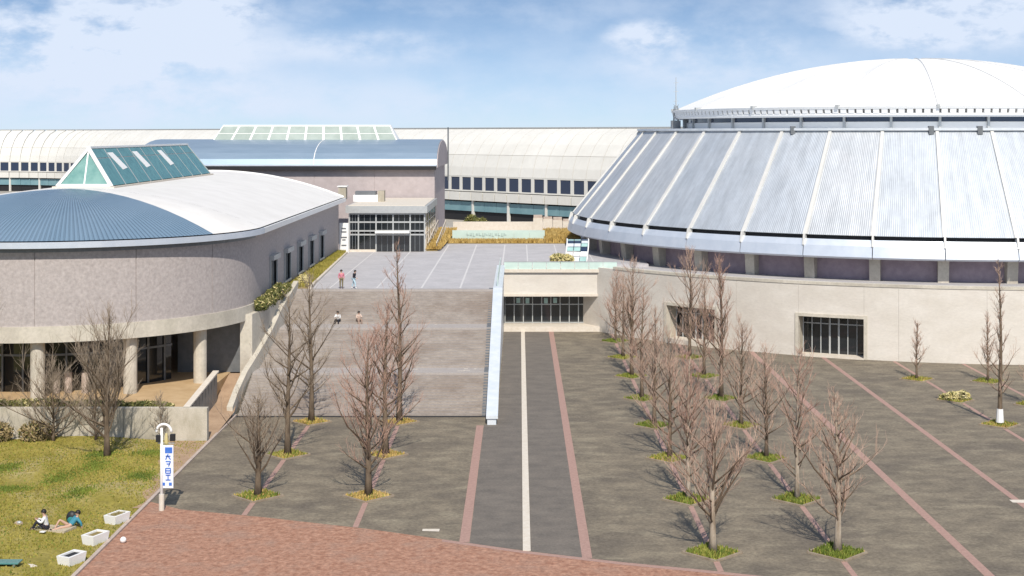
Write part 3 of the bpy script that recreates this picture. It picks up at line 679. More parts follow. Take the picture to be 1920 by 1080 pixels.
# hand rails over that bank
hr = thing('bank_handrail', (-11,171,T), 'pale sloping handrail on the grass bank right of the lobby', 'railing')
for k, x in enumerate((-11.05,-10.0)):
    obj('rail', MB().bar((x,170.5,T+1.0),(x,192,T+2.4),.1), M_cream, hr)
    for q in range(7):
        y_ = 171+3.4*q; z_ = T+1.0+(y_-170.5)*1.4/21.5; obj('post', MB().bar((x,y_,T),(x,y_,z_),.08), M_cream, hr)
struct('grass_strip', MB().prism([(-21.45,129.2),(-19.3,129.2),(-20.6,167.5),(-21.45,167.5)], T, T+.12), M_soil)
blades('grass_strip_growth', lambda r: (lambda y: (r.uniform(-21.4,-19.4-(y-129)*.03), y))(r.uniform(129.3,167)), 9000, .35, M_grassy, None, 'yellow green grass strip along the flank of the curved building', 'grass', z=lambda x,y: T+.1, w=.08, seed=6)
struct('strip_kerb', MB().prism([(-19.3,129.2),(-19.05,129.2),(-20.35,167.5),(-20.6,167.5)], T, T+.2), M_cream)

def leaves(name, parts, n, size, mat_, parent, seed, org=None):
    r = random.Random(seed); m = MB()
    for _ in range(n):
        c, (a, b, c_) = parts[r.randrange(len(parts))]
        d = Vector((r.gauss(0,1), r.gauss(0,1), r.gauss(0,1))).normalized()*(r.uniform(.35,1)**.5)
        p = Vector((c[0]+d.x*a, c[1]+d.y*b, max(c[2]+d.z*c_, c[2]-c_*.8)))
        u = Vector((r.gauss(0,1), r.gauss(0,1), r.gauss(0,1))).normalized(); v = u.orthogonal().normalized()*size*r.uniform(.3,.6); u = u*size*r.uniform(.7,1.3)
        m.add([p-u, p-v*.8, p+u, p+v*.8], [(0,1,2,3)])
    return obj(name, m, mat_, parent, org, recalc=False)
def bush(x, y, z, lumps, n, size, label, mat_=None, mat2=None, seed=1, cat='bush', name='bush'):
    t = thing(name, (x,y,z), label, cat); r = random.Random(seed)
    ps = [((x+a, y+b, z+c), (rx, ry, rz)) for a,b,c,rx,ry,rz in lumps]
    leaves('foliage', ps, n, size, mat_ or M_leaf, t, seed)
    if mat2: leaves('pale_foliage', ps, n//6, size, mat2, t, seed+50)
    s = MB()
    for a,b,c,rx,ry,rz in lumps:
        for q in range(5): s.tube([(x+a*.7,y+b*.7,z-.02),(x+a+r.uniform(-.6,.6)*rx,y+b+r.uniform(-.6,.6)*ry,z+c+r.uniform(0,.7)*rz)],[.03,.01],4)
    obj('stem', s, M_bark2, t); return t
bush(-21.0,115.5,6.65,[(0,0,.45,.6,2.2,.6),(.05,3.5,.5,.55,2.2,.75),(.1,7,.6,.6,2,.8),(.1,11,.4,.5,2.5,.5)],2600,.16,'dark green hedge on the concrete block left of the stair top',M_leaf,M_leafy,11,'hedge','hedge')
bush(-19.9,131,T,[(0,0,.4,.6,.9,.5),(-.5,2.5,.4,.6,1.2,.5)],900,.14,'small yellowish bush at the corner of the grass strip by the stair top',M_leafy,M_leaf,12)
bush(-7.6,226,4,[(0,0,2.4,1.4,1.2,1.6),(1.6,0,2.2,1.1,1.1,1.3)],1500,.3,'dark green bush behind the cream wall near the arcade',M_leaf,M_leafy,13)
bush(4.2,150.6,T,[(0,4,.5,.9,1,.6),(1.0,5,.4,.8,1.2,.5)],900,.2,'straw yellow bush at the terrace edge beside the glass stair hood',M_leafy,M_leaf,14)

# vehicles behind the wall
def vehicle(x, y, rz, col, label, L_=4.4, hgt=1.5, van=False):
    t = thing('parked_van' if van else 'parked_car', (x,y,4.0), label, 'van' if van else 'car'); t.rotation_euler = (0,0,rz); W_ = 1.7
    def lo(m, nm, mt, sm=False):
        me = mesh(nm, m, mt); fix(me); return inst(nm, me, t)
    if van: pr = [(-L_/2,.3),(L_/2,.3),(L_/2,1.0),(L_/2-.5,1.15),(L_/2-1.1,hgt),(-L_/2+.1,hgt),(-L_/2,1.2)]
    else: pr = [(-L_/2,.3),(L_/2,.3),(L_/2,.75),(L_/2-1.1,.95),(L_/2-1.7,hgt),(-L_/2+1.1,hgt),(-L_/2+.3,.98),(-L_/2,.9)]
    m = MB(); n = len(pr); v = [(a,-W_/2,b) for a,b in pr]+[(a,W_/2,b) for a,b in pr]
    m.add(v,[tuple(range(n)),tuple(range(n,2*n))[::-1]]+[(i,(i+1)%n,n+(i+1)%n,n+i) for i in range(n)]); lo(m,'body',col)
    z0, z1 = (1.15,hgt-.15) if van else (.98,hgt-.08)
    for s in (-1,1):
        for (a,b) in ((-L_/2+1.0,-.1),(.02,L_/2-1.5)): lo(MB().box(a,b,s*W_/2-.01,s*W_/2+.01,z0,z1),'side_window',M_glass)
        for a in (-L_/2+.8,L_/2-.8): 
            w = lo(MB().tube([(a,s*(W_/2-.2),.33),(a,s*(W_/2+.02),.33)],.33,16),'wheel',M_black); me = mesh('rim',MB().tube([(a,s*(W_/2),.33),(a,s*(W_/2+.03),.33)],.2,12),M_gf); inst('rim',me,w)
    return t
vehicle(-3.2,222,0,mat('dark_red_paint',(.30,.05,.06),None,rough=.3),'dark red van parked behind the cream wall below the arcade',4.6,2.4,True)
vehicle(-7.6,222.5,0,mat('white_car_paint',(.8,.8,.8),None,rough=.3),'white van left of the dark red van',4.2,2.2,True)
vehicle(1.7,223,0,MATS['white_car_paint'],'white car right of the dark red van',4.3,1.9)

# ------------------------------------------------------------------ bridge block with ground floor doors
bb = thing('bridge_block', (4,150,0), 'concrete bridge block over dark glass doors between staircase and drum', 'entrance')
bx0, bx1 = -1.66, 10.4
obj('beam', MB().box(bx0,bx1,150,150.8,3.75,6.25), M_conc, bb)
obj('deck_edge', MB().box(bx0,bx1,149.75,153.4,6.25,6.6), M_cream, bb)
obj('door_sill', MB().box(bx0,bx1,149.6,153,-.02,.55), M_cream, bb)
obj('beam_lip', MB().box(bx0,bx1,149.86,150.0,3.7,3.95), M_cream, bb)
obj('recess', MB().box(bx0,bx1,154,154.2,.55,6), M_dark, bb)
obj('recess_ceiling', MB().box(bx0,bx1,150.8,154,3.8,4.0), M_dark, bb)
n = 12; dx = (bx1-bx0-.2)/n
for k in range(n):
    a = bx0+.1+k*dx
    obj('door', MB().box(a+.07,a+dx-.07,152.2,152.26,.58,3.6), M_glass, bb)
fr = MB()
for k in range(n+1): fr.box(bx0+.1+k*dx-.05,bx0+.1+k*dx+.05,152.1,152.3,.55,3.75)
for z_ in (.65,2.6,3.7): fr.box(bx0+.1,bx1-.1,152.12,152.28,z_-.05,z_+.05)
obj('door_frames', fr, M_gf, bb)
for k in (1,2,4,5): obj('notice', MB().box(bx0+.35+k*dx,bx0+.35+k*dx+.4,152.06,152.1,2.7+.05*(k%2),3.3), M_tealp, bb)
pg_ = thing('glass_balustrade', (4,149.9,6.6), 'pale green glass balustrade along the bridge edge', 'railing')
for k in range(8):
    a = bx0+.05+k*1.5; obj('glass_panel', MB().box(a,a+1.44,149.85,149.9,6.6,7.35), M_lgreen, pg_)
obj('hand_rail', MB().box(bx0,bx1-.05,149.82,149.93,7.36,7.42), M_gf, pg_)
# glass stair hood on the deck
gh = thing('glass_stair_hood', (6.2,157,T), 'curved glass stair hood with blue striped panes under the roof edge', 'canopy')
for k in range(6):
    t0, t1 = R(2+14.5*k), R(14+14.5*k); r_ = 2.3
    for q in range(3):
        a = 5.05+.78*q
        c = [Vector((x_+.35*math.sin(t),159-r_*1.3*math.cos(t),T+r_*math.sin(t))) for t in (t0,t1) for x_ in (a,a+.7)]
        obj('glass_pane', quadpane([c[0],c[1],c[3],c[2]],-.05), (M_pblue, M_tealp, M_navy)[(k*2+q//2) % 3], gh)
rb = MB()
for x_ in (5.0,7.4): rb.tube([(x_+.35*math.sin(R(5*q)),159-3.05*math.cos(R(5*q)),T+2.34*math.sin(R(5*q))) for q in range(19)],.07,6)
obj('frame', rb, M_wht, gh)

# ------------------------------------------------------------------ the drum building
dm = thing('drum_arena', (DC[0],DC[1],0), 'round concrete arena with sloping silver metal roof under a white dome', 'building')
def apx(px, r): return ang_px(px, DC, r)
aL = apx(1135, DR); o1 = (apx(1250,DR), apx(1341,DR)); o2 = (apx(1497,DR), apx(1620,DR))
# sector list of the wall
segs = []; a = -188.0
stops = []
t = -188.0
while t < 0: stops.append(t); t += 9
allst = sorted([s for s in stops if not any(o[0]-1.5 < s < o[1]+1.5 for o in (o1,o2))] + [*o1, *o2])
zt_ = 3.75
for a, b in zip(allst, allst[1:]):
    op = any(abs(a-o[0]) < .01 for o in (o1,o2)); n = max(3,int((b-a)/1.5)); z0 = zt_ if op else -.05
    obj('wall_panel', MB().rev([(DR-.6,z0),(DR,z0),(DR,6.78),(DR-.6,6.78)], a+.008, b-.008, n, DC), M_conc, dm)
obj('wall_cap', MB().rev([(DR-.7,6.785),(DR+.06,6.785),(DR+.06,7.05),(DR-.7,7.05)], apx(1150,DR), 0, 120, DC), M_conc2, dm)
for (a, b), zb_ in ((o1,.45),(o2,.12)):
    n = 8; w = .35
    f = MB(); f.rev([(DR-.5,zt_-.001),(DR+.1,zt_-.001),(DR+.1,zt_+.3),(DR-.5,zt_+.3)], a-w, b+w, n, DC)
    f.rev([(DR-.5,-.04),(DR+.1,-.04),(DR+.1,zt_-.005),(DR-.5,zt_-.005)], a-w, a+.02, 2, DC); f.rev([(DR-.5,-.04),(DR+.1,-.04),(DR+.1,zt_-.005),(DR-.5,zt_-.005)], b-.02, b+w, 2, DC)
    obj('doorway_surround', f, M_conc2, dm)
    obj('doorway_step', MB().rev([(DR-3.5,-.04),(DR+.25,-.04),(DR+.25,zb_),(DR-3.5,zb_)], a, b, n, DC), M_cream, dm)
    dw = obj('doorway', MB().rev([(DR-3.7,0),(DR-3.5,0),(DR-3.5,3.9),(DR-3.7,3.9)], a-1, b+1, n, DC), M_dark, dm)
    obj('ceiling', MB().rev([(DR-3.6,3.8),(DR-.62,3.8),(DR-.62,3.95),(DR-3.6,3.95)], a-1, b+1, n, DC), M_dark, dw)
    for s, e in ((a-.9,a-.05),(b+.05,b+.9)): obj('reveal', MB().rev([(DR-3.5,0),(DR-.61,0),(DR-.61,3.78),(DR-3.5,3.78)], s, e, 1, DC), M_oldc, dw)
    k = 7; fr = MB()
    for i in range(k+1):
        t = a+(b-a)*i/k; rr = DR-1.6; fr.bar((DC[0]+rr*math.cos(R(t)),DC[1]+rr*math.sin(R(t)),zb_),(DC[0]+rr*math.cos(R(t)),DC[1]+rr*math.sin(R(t)),3.8),.16 if i in (3,4) else .09)
    fr.rev([(DR-1.65,2.9),(DR-1.55,2.9),(DR-1.55,3.0),(DR-1.65,3.0)],a,b,n,DC); obj('door_frame', fr, M_gf, dw)
    for i in range(k):
        s = a+(b-a)*(i+.1)/k; e = a+(b-a)*(i+.9)/k; obj('door_pane', MB().rev([(DR-1.72,zb_),(DR-1.66,zb_),(DR-1.66,3.75),(DR-1.72,3.75)], s, e, 1, DC), M_glass, dw)
obj('deck', MB().rev([(30,6.2),(DR-.61,6.2),(DR-.61,6.5),(30,6.5)], -190, 0, 120, DC), M_terr, dm)
NS = 40; P0 = apx(1640, 41.3)
ps = MB().rev([(39.9,6.5),(40.3,6.5),(40.3,9.4),(39.9,9.4)], .35, 9-.35, 4); me_pp = mesh('recessed_wall_panel', ps, M_purp); fix(me_pp)
pm = MB().rev([(39.8,6.5),(41.2,6.5),(41.5,9.3),(39.8,9.3)], -.72, .72, 2); me_pier = mesh('pier', pm, M_conc2); fix(me_pier)
roofp = [(42.6,11.0),(40.6,13.4),(38.4,16.1),(36.2,18.8),(34.15,21.3),(33.7,21.2),(35.8,18.6),(38.0,15.9),(40.2,13.2),(42.0,10.9)]
M_m2 = mat('silver_roof_metal_light', (.535,.56,.585), (.575,.59,.61), .4, .5, .5, fine=.04, fscale=1.5)
ribbed(M_m2, 'angle', 210, .55, .03)
streak(M_metal, 60, .14); streak(M_m2, 60, .14)
me_roof = [mesh('roof_panel', MB().rev(roofp, .05, 8.95, 12), m_) for m_ in (M_metal, M_m2)]
lip = [(43.0,8.75),(43.35,8.95),(43.1,10.0),(42.75,10.6),(42.35,10.5),(42.6,9.9),(42.7,9.1),(42.7,8.75)]
me_lip = mesh('eave_panel', MB().rev(lip, .06, 8.94, 8), M_fringe)
ribp = [(42.72,11.04),(40.76,13.5),(38.56,16.2),(36.36,18.92),(34.25,21.42),(33.8,21.3),(35.9,18.7),(38.1,16.0),(40.3,13.3),(42.2,11.0)]
me_rib = mesh('roof_rib', MB().rev(ribp, -.27, .27, 2), M_rib)
me_brk = mesh('eave_bracket', MB().rev([(42.4,9.2),(43.25,10.0),(42.95,11.05),(42.3,11.05)], -.12, .12, 1), M_rib)
for me in me_roof + [me_lip, me_rib, me_brk]: fix(me)
for i in range(NS):
    t = R(P0+9*i)
    inst('roof_panel', me_roof[(i*7//3) % 2], dm, (0,0,0), (0,0,t)); inst('eave_panel', me_lip, dm, (0,0,0), (0,0,t)); inst('roof_rib', me_rib, dm, (0,0,0), (0,0,t))
    inst('eave_bracket', me_brk, dm, (0,0,0), (0,0,t)); inst('pier', me_pier, dm, (0,0,0), (0,0,t)); inst('recessed_wall_panel', me_pp, dm, (0,0,0), (0,0,t))
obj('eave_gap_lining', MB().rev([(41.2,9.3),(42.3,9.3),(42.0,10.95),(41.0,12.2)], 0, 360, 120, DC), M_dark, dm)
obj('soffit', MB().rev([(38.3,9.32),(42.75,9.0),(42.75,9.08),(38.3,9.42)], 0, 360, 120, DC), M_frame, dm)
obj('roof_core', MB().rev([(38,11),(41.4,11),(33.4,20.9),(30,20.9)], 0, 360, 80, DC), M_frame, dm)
obj('upper_walkway', MB().rev([(27,21.15),(34.2,21.15),(34.3,21.45),(27,21.45)], 0, 360, 120, DC), M_fringe, dm)
obj('gutter_edge', MB().rev([(34.1,21.3),(34.5,21.3),(34.5,21.55),(34.1,21.55)], 0, 360, 120, DC), M_pblue, dm)
# clerestory under the membrane
me_cp = mesh('clerestory_panel', MB().rev([(28.2,21.45),(28.5,21.45),(28.5,22.25),(28.2,22.25)], .1, 9.9, 6), M_wht)
me_cw = mesh('clerestory_window', MB().rev([(28.2,22.27),(28.4,22.27),(28.4,22.95),(28.2,22.95)], .1, 9.9, 6), M_navy)
me_cm = mesh('clerestory_post', MB().rev([(28.2,21.45),(28.75,21.45),(28.75,22.95),(28.2,22.95)], -.25, .25, 1), M_gf)
for me in (me_cp, me_cw, me_cm): fix(me)
for i in range(36):
    t = R(10*i); inst('clerestory_panel', me_cp, dm, (0,0,0), (0,0,t)); inst('clerestory_window', me_cw, dm, (0,0,0), (0,0,t)); inst('clerestory_post', me_cm, dm, (0,0,0), (0,0,t))
wd = thing('white_dome', (DC[0],DC[1],22.9), 'white membrane dome with faint seams crowning the round arena', 'dome')
obj('rim_beam', MB().rev([(27.9,22.9),(29.7,22.75),(29.9,22.95),(29.9,23.15),(27.9,23.3)], 0, 360, 144, DC), M_wht, wd)
obj('rim_gutter', MB().rev([(29.5,23.6),(30.1,23.6),(30.2,23.85),(29.5,23.95)], 0, 360, 144, DC), M_white, wd)
ec = MB()
for i in range(216):
    t = 360/216*i; ec.rev([(29.4,23.15),(29.95,23.15),(30.05,23.6),(29.4,23.6)], t, t+1.2, 1, DC)
obj('edge_clips', ec, M_wht, wd, kind='stuff')
obj('rim_shadow_liner', MB().rev([(29.1,23.1),(29.4,23.1),(29.4,23.7),(29.1,23.7)], 0, 360, 100, DC), M_wht, wd)
# nine-degree sectors of the membrane, each its own cushion
M_seam = mat('seam_cord', (.55,.55,.55), None, rough=.6)
NSEC = 18; A0_ = apx(1570, 30)
def dome_z(r, u):      # u 0..1 across the sector
    q = r/29.7; base = 23.9 + 6.4*(1-q**2.05)
    return base - .75*math.sin(math.pi*u)*(q**1.0)*(1-q**4)*1.3
sec = MB(); nr, nu = 16, 14
for i in range(nu+1):
    for k in range(nr+1):
        r_ = 29.7*k/nr; u = i/nu; t = R(20*u); sec.v.append((r_*math.cos(t), r_*math.sin(t), dome_z(r_, u)-22.9))
for i in range(nu):
    for k in range(nr): a = i*(nr+1)+k; sec.f.append((a, a+1, a+nr+2, a+nr+1))
me_s = mesh('membrane_panel', sec, M_white, smooth=True); fix(me_s)
seam = MB().tube([(29.7*k/12, 0, dome_z(29.7*k/12, 0)-22.9+.02) for k in range(1,13)], .05, 5)
me_seam = mesh('seam', seam, M_seam)
me_node = mesh('anchor', MB().box(29.5,30.3,-.16,.16,.8,1.15), M_gf)
for i in range(NSEC):
    t = R(A0_+20*i); o = inst('membrane_panel', me_s, wd, (0,0,0), (0,0,t)); inst('seam', me_seam, o); inst('anchor', me_node, wd, (0,0,0), (0,0,t))
for px, r_ in ((1487,34.2),(1745,34.2),(1836,34.2)):
    t = apx(px, r_); x, y_ = DC[0]+34.3*math.cos(R(t)), DC[1]+34.3*math.sin(R(t)); obj('roof_hatch', MB().box(x-.25,x+.25,y_-.3,y_+.2,20.9,21.75), M_frame, dm)
am = thing('antenna_mast', (19.6,177,21.4), 'thin lattice antenna mast at the left edge of the white dome', 'mast')
lt = MB(); 
for sx in (-.35,.35):
    for sy in (-.35,.35): lt.bar((19.6+sx,177+sy,21.4),(19.6+sx*.6,177+sy*.6,24.4),.07)
for k in range(5):
    z_ = 21.6+.6*k
    for sx in (-.33,.33): lt.bar((19.6-sx,176.7,z_),(19.6+sx,176.7,z_+.6),.05)
obj('lattice', lt, M_frame, am); obj('pole', MB().tube([(19.6,177,23),(19.6,177,28.0)],[.09,.04],6), M_gf, am)
for z_ in (25.0,26.2,27.3): obj('aerial', MB().bar((19.3,177,z_),(19.9,177,z_+.05),.05), M_gf, am)
obj('cabinet', MB().box(19.0,20.1,176.2,177.6,21.4,22.6), M_frame, am)

# ------------------------------------------------------------------ tree beds
ORD = ['first','second','third','fourth','fifth','sixth','seventh','eighth']
M_bedk = mat('bed_kerb_stone', (.24,.185,.135), (.33,.27,.2), 2, .85, fine=.2)
def bed(x, y, grass, label, seed, half=1.5):
    t = thing('tree_bed', (x,y,0), label, 'tree bed', 'diamond tree beds'); d = half; w = .14
    c = [(x,y-d),(x+d,y),(x,y+d),(x-d,y)]
    obj('soil', MB().prism([(p[0]+(x-p[0])*.06,p[1]+(y-p[1])*.06) for p in c], -.02, .04), M_soil, t)
    for i in range(4):
        a, b = Vector((*c[i],.035)), Vector((*c[(i+1)%4],.035)); obj('kerb', MB().bar(a.lerp(b,.03), b.lerp(a,.02), w, .09), M_bedk, t)
    r = random.Random(seed)
    def area(rr):
        while True:
            a, b = rr.uniform(-d,d), rr.uniform(-d,d)
            if abs(a)+abs(b) < d*.93 and rr.random() < 1.1-.35*math.sin(a*3+seed)**2: return x+a, y+b
    if grass[0]: blades('grass', area, grass[0], .22, M_grass, t, z=lambda a,b: .03, w=.05, seed=seed)
    if grass[1]: blades('yellow_grass', area, grass[1], .2, M_bedg, t, z=lambda a,b: .03, w=.05, seed=seed+1)
    if grass[2]: blades('dry_grass', area, grass[2], .14, M_dry, t, z=lambda a,b: .03, w=.05, seed=seed+2)
YK = [70.75+10.25*k for k in range(8)]

# ------------------------------------------------------------------ bare trees
def bare_tree(x, y, z, h, spread, seed, label, twig, bark, clear=.16, nl=46, up=1.0, group=None, tr=None, wrap=False, lean=0):
    r = random.Random(seed); t = thing('bare_tree', (x,y,z), label, 'tree', group)
    tr = tr or (.055+.011*h); ph = r.uniform(0,6); pw = r.uniform(.45,.95); P = []; Rr = []
    for i in range(9):
        u = i/8; P.append(Vector((x+.06*h*.25*math.sin(u*4+ph)*u+lean*u*h, y+.05*h*.25*math.cos(u*3+ph)*u, z-.05+u*(h+.05)))); Rr.append(max(.012, tr*(1-u)**.8*(1.35 if i == 0 else 1)))
    obj('trunk', MB().tube(P, Rr, 8), bark, t, smooth=True)
    def on(u):
        k = min(7, int(u*8)); return P[k].lerp(P[k+1], u*8-k)
    limbs = MB(); tw = MB(); ang = r.uniform(0,6)
    for i in range(nl):
        u = clear+(0.97-clear)*((i+r.random())/nl); p = on(u); ang += 2.4+r.uniform(-.4,.4)
        prof_ = min(1, (u-clear)/.12+.55)*(1-u)**pw*1.25*(.75 if r.random() < .25 else 1.1)
        ln = max(.35, spread*prof_*r.uniform(.55,1.45)); el = R(r.uniform(16,60)*up+12*u); d = Vector((math.cos(ang)*math.cos(el), math.sin(ang)*math.cos(el), math.sin(el)))
        r0 = min(tr*(1-u)*.6, .018+.017*ln); q = p.copy(); pts_ = [q.copy()]; rad_ = [r0]; ns = 4
        for k in range(ns):
            d = (d+Vector((r.uniform(-.22,.22), r.uniform(-.22,.22), r.uniform(.05,.22)))).normalized(); q = q+d*ln/ns; pts_.append(q.copy()); rad_.append(max(.007, r0*(1-(k+1)/ns*.85)))
        limbs.tube(pts_, rad_, 4, False)
        for k in range(int(4+ln*3.2)):
            s = r.uniform(.15,1); kk = min(ns-1, int(s*ns)); b = pts_[kk].lerp(pts_[kk+1], s*ns-kk)
            dd = (d+Vector((r.uniform(-.9,.9), r.uniform(-.9,.9), r.uniform(0,.7)))).normalized(); tl = (.35+.28*ln)*r.uniform(.5,1.1)
            e = b+dd*tl*.5; e2 = e+(dd+Vector((r.uniform(-.2,.2),r.uniform(-.2,.2),.35))).normalized()*tl*.5
            tw.tube([b,e,e2],[.013,.009,.005],3,False)
            for _ in range(2):
                s2 = r.uniform(.2,1); b2 = b.lerp(e2, s2); d3 = (dd+Vector((r.uniform(-.9,.9), r.uniform(-.9,.9), r.uniform(-.1,.8)))).normalized()*tl*r.uniform(.3,.65)
                tw.tube([b2,b2+d3],[.008,.004],3,False)
    obj('limbs', limbs, M_bark2 if bark is M_bark_sunlit else bark, t, recalc=False); obj('crown', tw, twig, t, recalc=False)
    if wrap: obj('trunk_wrap', MB().tube([on(.02),on(.10)],[tr*1.5,tr*1.15],10), M_wht, t)
    return t

row_h = {4: [7.4,8.2,8.0,8.3,8.6,9.8,7.6,6.9], 5: [7.9,8.6,7.2,7.0,11.4,8.3,9.6]}
beds = []
for ri, nm in ((4,'nearer the walkway'),(5,'farther from the walkway')):
    for k, hh in enumerate(row_h[ri]):
        x = ROWX[ri]; y = YK[k]; gr = [(500,400,60),(700,120,60),(150,500,150),(350,350,100)][(k*3+ri) % 4]
        if k == 0: gr = (500,500,80) if ri == 4 else (950,150,50)
        if k == 2 and ri == 4: gr = (60,600,200)
        row = 'left' if ri == 4 else 'right'
        bed(x, y, gr, f'diamond bed {ORD[k]} from the brick paving in the {row} row of the double avenue', 100+ri*20+k)
        sp = {0: 3.2 if ri == 4 else 2.8}.get(k, 2.2+.35*((k*5+ri)%3)); cl = .14 if k else .17
        bare_tree(x+.05, y+.1, 0, hh, sp, 200+ri*31+k, f'bare tree {ORD[k]} from the brick paving in the {row} row of the double avenue',
                  (M_twig, M_twig3, M_twig)[k % 3], M_bark_sunlit if k < 2 else M_bark2, cl, (38,48,34,42)[(k+ri)%4] if k else 44, 1.0 if hh < 9 else 1.15, 'bare avenue trees', tr=.19 if k == 0 else None, wrap=False)
for ri, hs_, nm in ((0,[5.6,10.4,10.9],'left'),(1,[9.2,9.8,13.2],'right')):
    for j, hh in enumerate(hs_):
        x = ROWX[ri]; y = 81.8+10.5*j
        bed(x, y, [(260,120,320),(60,250,350),(0,80,500)][j] if ri == 0 else (20,40,500), f'diamond bed {ORD[j]} from the brick paving in the {nm} row before the staircase', 300+ri*10+j)
        bare_tree(x, y+.1, 0, hh, 2.9 if hh < 12 else 2.5, 330+ri*10+j, f'bare tree {ORD[j]} from the brick paving in the {nm} row before the staircase',
                  M_twig2 if ri == 0 else M_twig3, M_bark2, .18 if ri == 0 else .12, 36 if ri == 0 else 46, 1.0, 'bare trees before the staircase', tr=.2)
for (x, y, hh, sp, lab, wr, gr) in ((33.9,120.6,4.8,.9,'small bare tree standing in front of the plain arena wall',False,(0,350,250)),
                          (34.6,101.8,12.0,1.5,'tall slender bare tree with white wrapped trunk at the right',True,(60,200,400)),
                          (39.6,119.5,5.6,1.3,'low forked bare tree behind the white wrapped one',False,(200,350,100)),
                          (39.7,109.3,5.0,1.2,'small bare tree at the right edge of the photo',False,(60,300,200))):
    bed(x, y, gr, 'diamond bed under the ' + lab, int(x*10+y)); bare_tree(x, y, 0, hh, sp, int(x*7+y*3), lab, M_twig, M_bark2, .15, 36, 1.2, None, wrap=wr)
bed(34.3, 111.2, (100,200,300), 'diamond bed holding only a clipped straw shrub', 900)
bush(34.1,111.2,0,[(0,0,.3,.6,.5,.4),(.7,-.1,.35,.6,.5,.45),(-.5,.2,.2,.5,.4,.3)],600,.16,'low straw coloured shrub in the treeless diamond bed',M_leafy,M_leaf,77,'shrub','shrub')
# lawn trees: broad, open crowns
bare_tree(-26.4,90.5,.2,9.2,4.2,501,'broad bare tree on the lawn in front of the retaining wall',M_twig2,M_bark2,.12,44,1.1,None,tr=.2)
bare_tree(-36.4,93.5,.2,9.0,4.0,502,'bare tree at the left edge of the photo by the retaining wall',M_twig2,M_bark2,.12,44,1.1,None,tr=.2)
bare_tree(-31.4,95.2,.2,5.0,3.4,503,'low bushy bare tree between the two lawn trees',M_twig2,M_bark2,.06,40,.8,None,tr=.1)
bare_tree(-28.6,95.4,.2,4.2,2.8,504,'low bare shrub tree close to the weathered retaining wall',M_twig2,M_bark2,.05,36,.8,None,tr=.09)
bare_tree(-24.2,95.3,.2,3.0,1.2,505,'thin leafless sapling against the right part of the retaining wall',M_twig2,M_bark2,.15,20,.9,None,tr=.05)
bush(-33,97.6,2.0,[(-4,0,.3,2.4,.5,.45),(0,0,.3,2.4,.5,.4),(4,0,.25,2.4,.5,.35),(7.4,0,.2,1.8,.4,.3)],2600,.16,'low dark hedge along the top of the retaining wall',M_leaf,M_leafy,21,'hedge','hedge')
for i, (x, y, lab) in enumerate(((-35.5,95.6,'brown dry shrub leftmost below the retaining wall'),(-32.6,95.5,'brown dry shrub second from left below the retaining wall'))):
    bush(x,y,.2,[(0,0,.6,1.3,.6,.8)],700,.14,lab,mat('dry_leaf_%d' % i,(.26,.19,.09),(.36,.28,.14),2,.9),M_leaf,30+i,'shrub','shrub')

# lawn grass growth
def larea(r):
    while True:
        x, y = r.uniform(-37,-21.3), r.uniform(64,96.2)
        q = math.sin(x*.9+1.3*math.sin(y*.4))+math.sin(y*.55+x*.35)
        if q > -.9-(1 if r.random() < .4 else 0): return x, y
def lz_(x, y): e = min(1, (-21.15-x)/3); return .03+e*(.12*math.sin(x*.5+y*.3)+.1*math.sin(y*.8-x*.2)+.14)
blades('lawn_grass', larea, 30000, .08, M_grassy, None, 'yellow green lawn grass at the lower left', 'grass', z=lz_, w=.05, seed=60)
blades('lawn_grass', lambda r: larea(r) if r.random() < .4 else (lambda c: (c[0]+r.gauss(0,.5), c[1]+r.gauss(0,.7)))(((-24,92),(-28,86),(-26.5,88),(-30,83),(-23,86),(-27,91),(-25.5,82),(-32,88))[r.randrange(8)]), 11000, .10, M_grass, None, 'darker green grass tufts on the lawn', 'grass', z=lz_, w=.05, seed=61)

# ------------------------------------------------------------------ planters, ball, bench, stone
for i, (px, py, fill, lab) in enumerate(((130,1062,M_dark,'white concrete planter with dark soil, nearest of three on the lawn edge'),
                                    (175,1022,M_soil,'white concrete planter with reddish soil, middle of three on the lawn edge'),
                                    (216,984,M_leafy,'white concrete planter with straw growth, farthest of three on the lawn edge'))):
    p = at(px, py); x, y = p.x, p.y+.35; t = thing('planter_box', (x,y,0), lab, 'planter', 'planters along the lawn edge'); t.rotation_euler = (0,0,R(66))
    a, b, h_ = .62, .4, .52
    m = MB(); o_ = [(-a,-b),(a,-b),(a,b),(-a,b)]; inn = [(-a+.12,-b+.12),(a-.12,-b+.12),(a-.12,b-.12),(-a+.12,b-.12)]
    v = [(q[0]*.86,q[1]*.86,0) for q in o_]+[(q[0],q[1],h_) for q in o_]+[(q[0],q[1],h_) for q in inn]+[(q[0],q[1],h_-.14) for q in inn]
    f = [(0,3,2,1),(15,14,13,12)[::-1]]
    for k in range(4): j = (k+1)%4; f += [(k,j,4+j,4+k),(4+k,4+j,8+j,8+k),(8+k,8+j,12+j,12+k)]
    m.add(v, f); me = mesh('box', m, M_wht); fix(me); inst('box', me, t)
    me = mesh('soil', MB().box(-a+.13,a-.13,-b+.13,b-.13,h_-.2,h_-.08), fill if fill != M_leafy else M_soil); inst('soil', me, t)
    if fill == M_leafy:
        r = random.Random(4); m = MB()
        for _ in range(260):
            q = Vector((r.uniform(-.46,.46), r.uniform(-.25,.25), h_-.08)); m.add([q,q+Vector((.05,.02,0)),q+Vector((r.uniform(-.1,.1),r.uniform(-.1,.1),r.uniform(.05,.16)))],[(0,1,2)])
        me = mesh('plants', m, M_leafy); inst('plants', me, t)
import bmesh
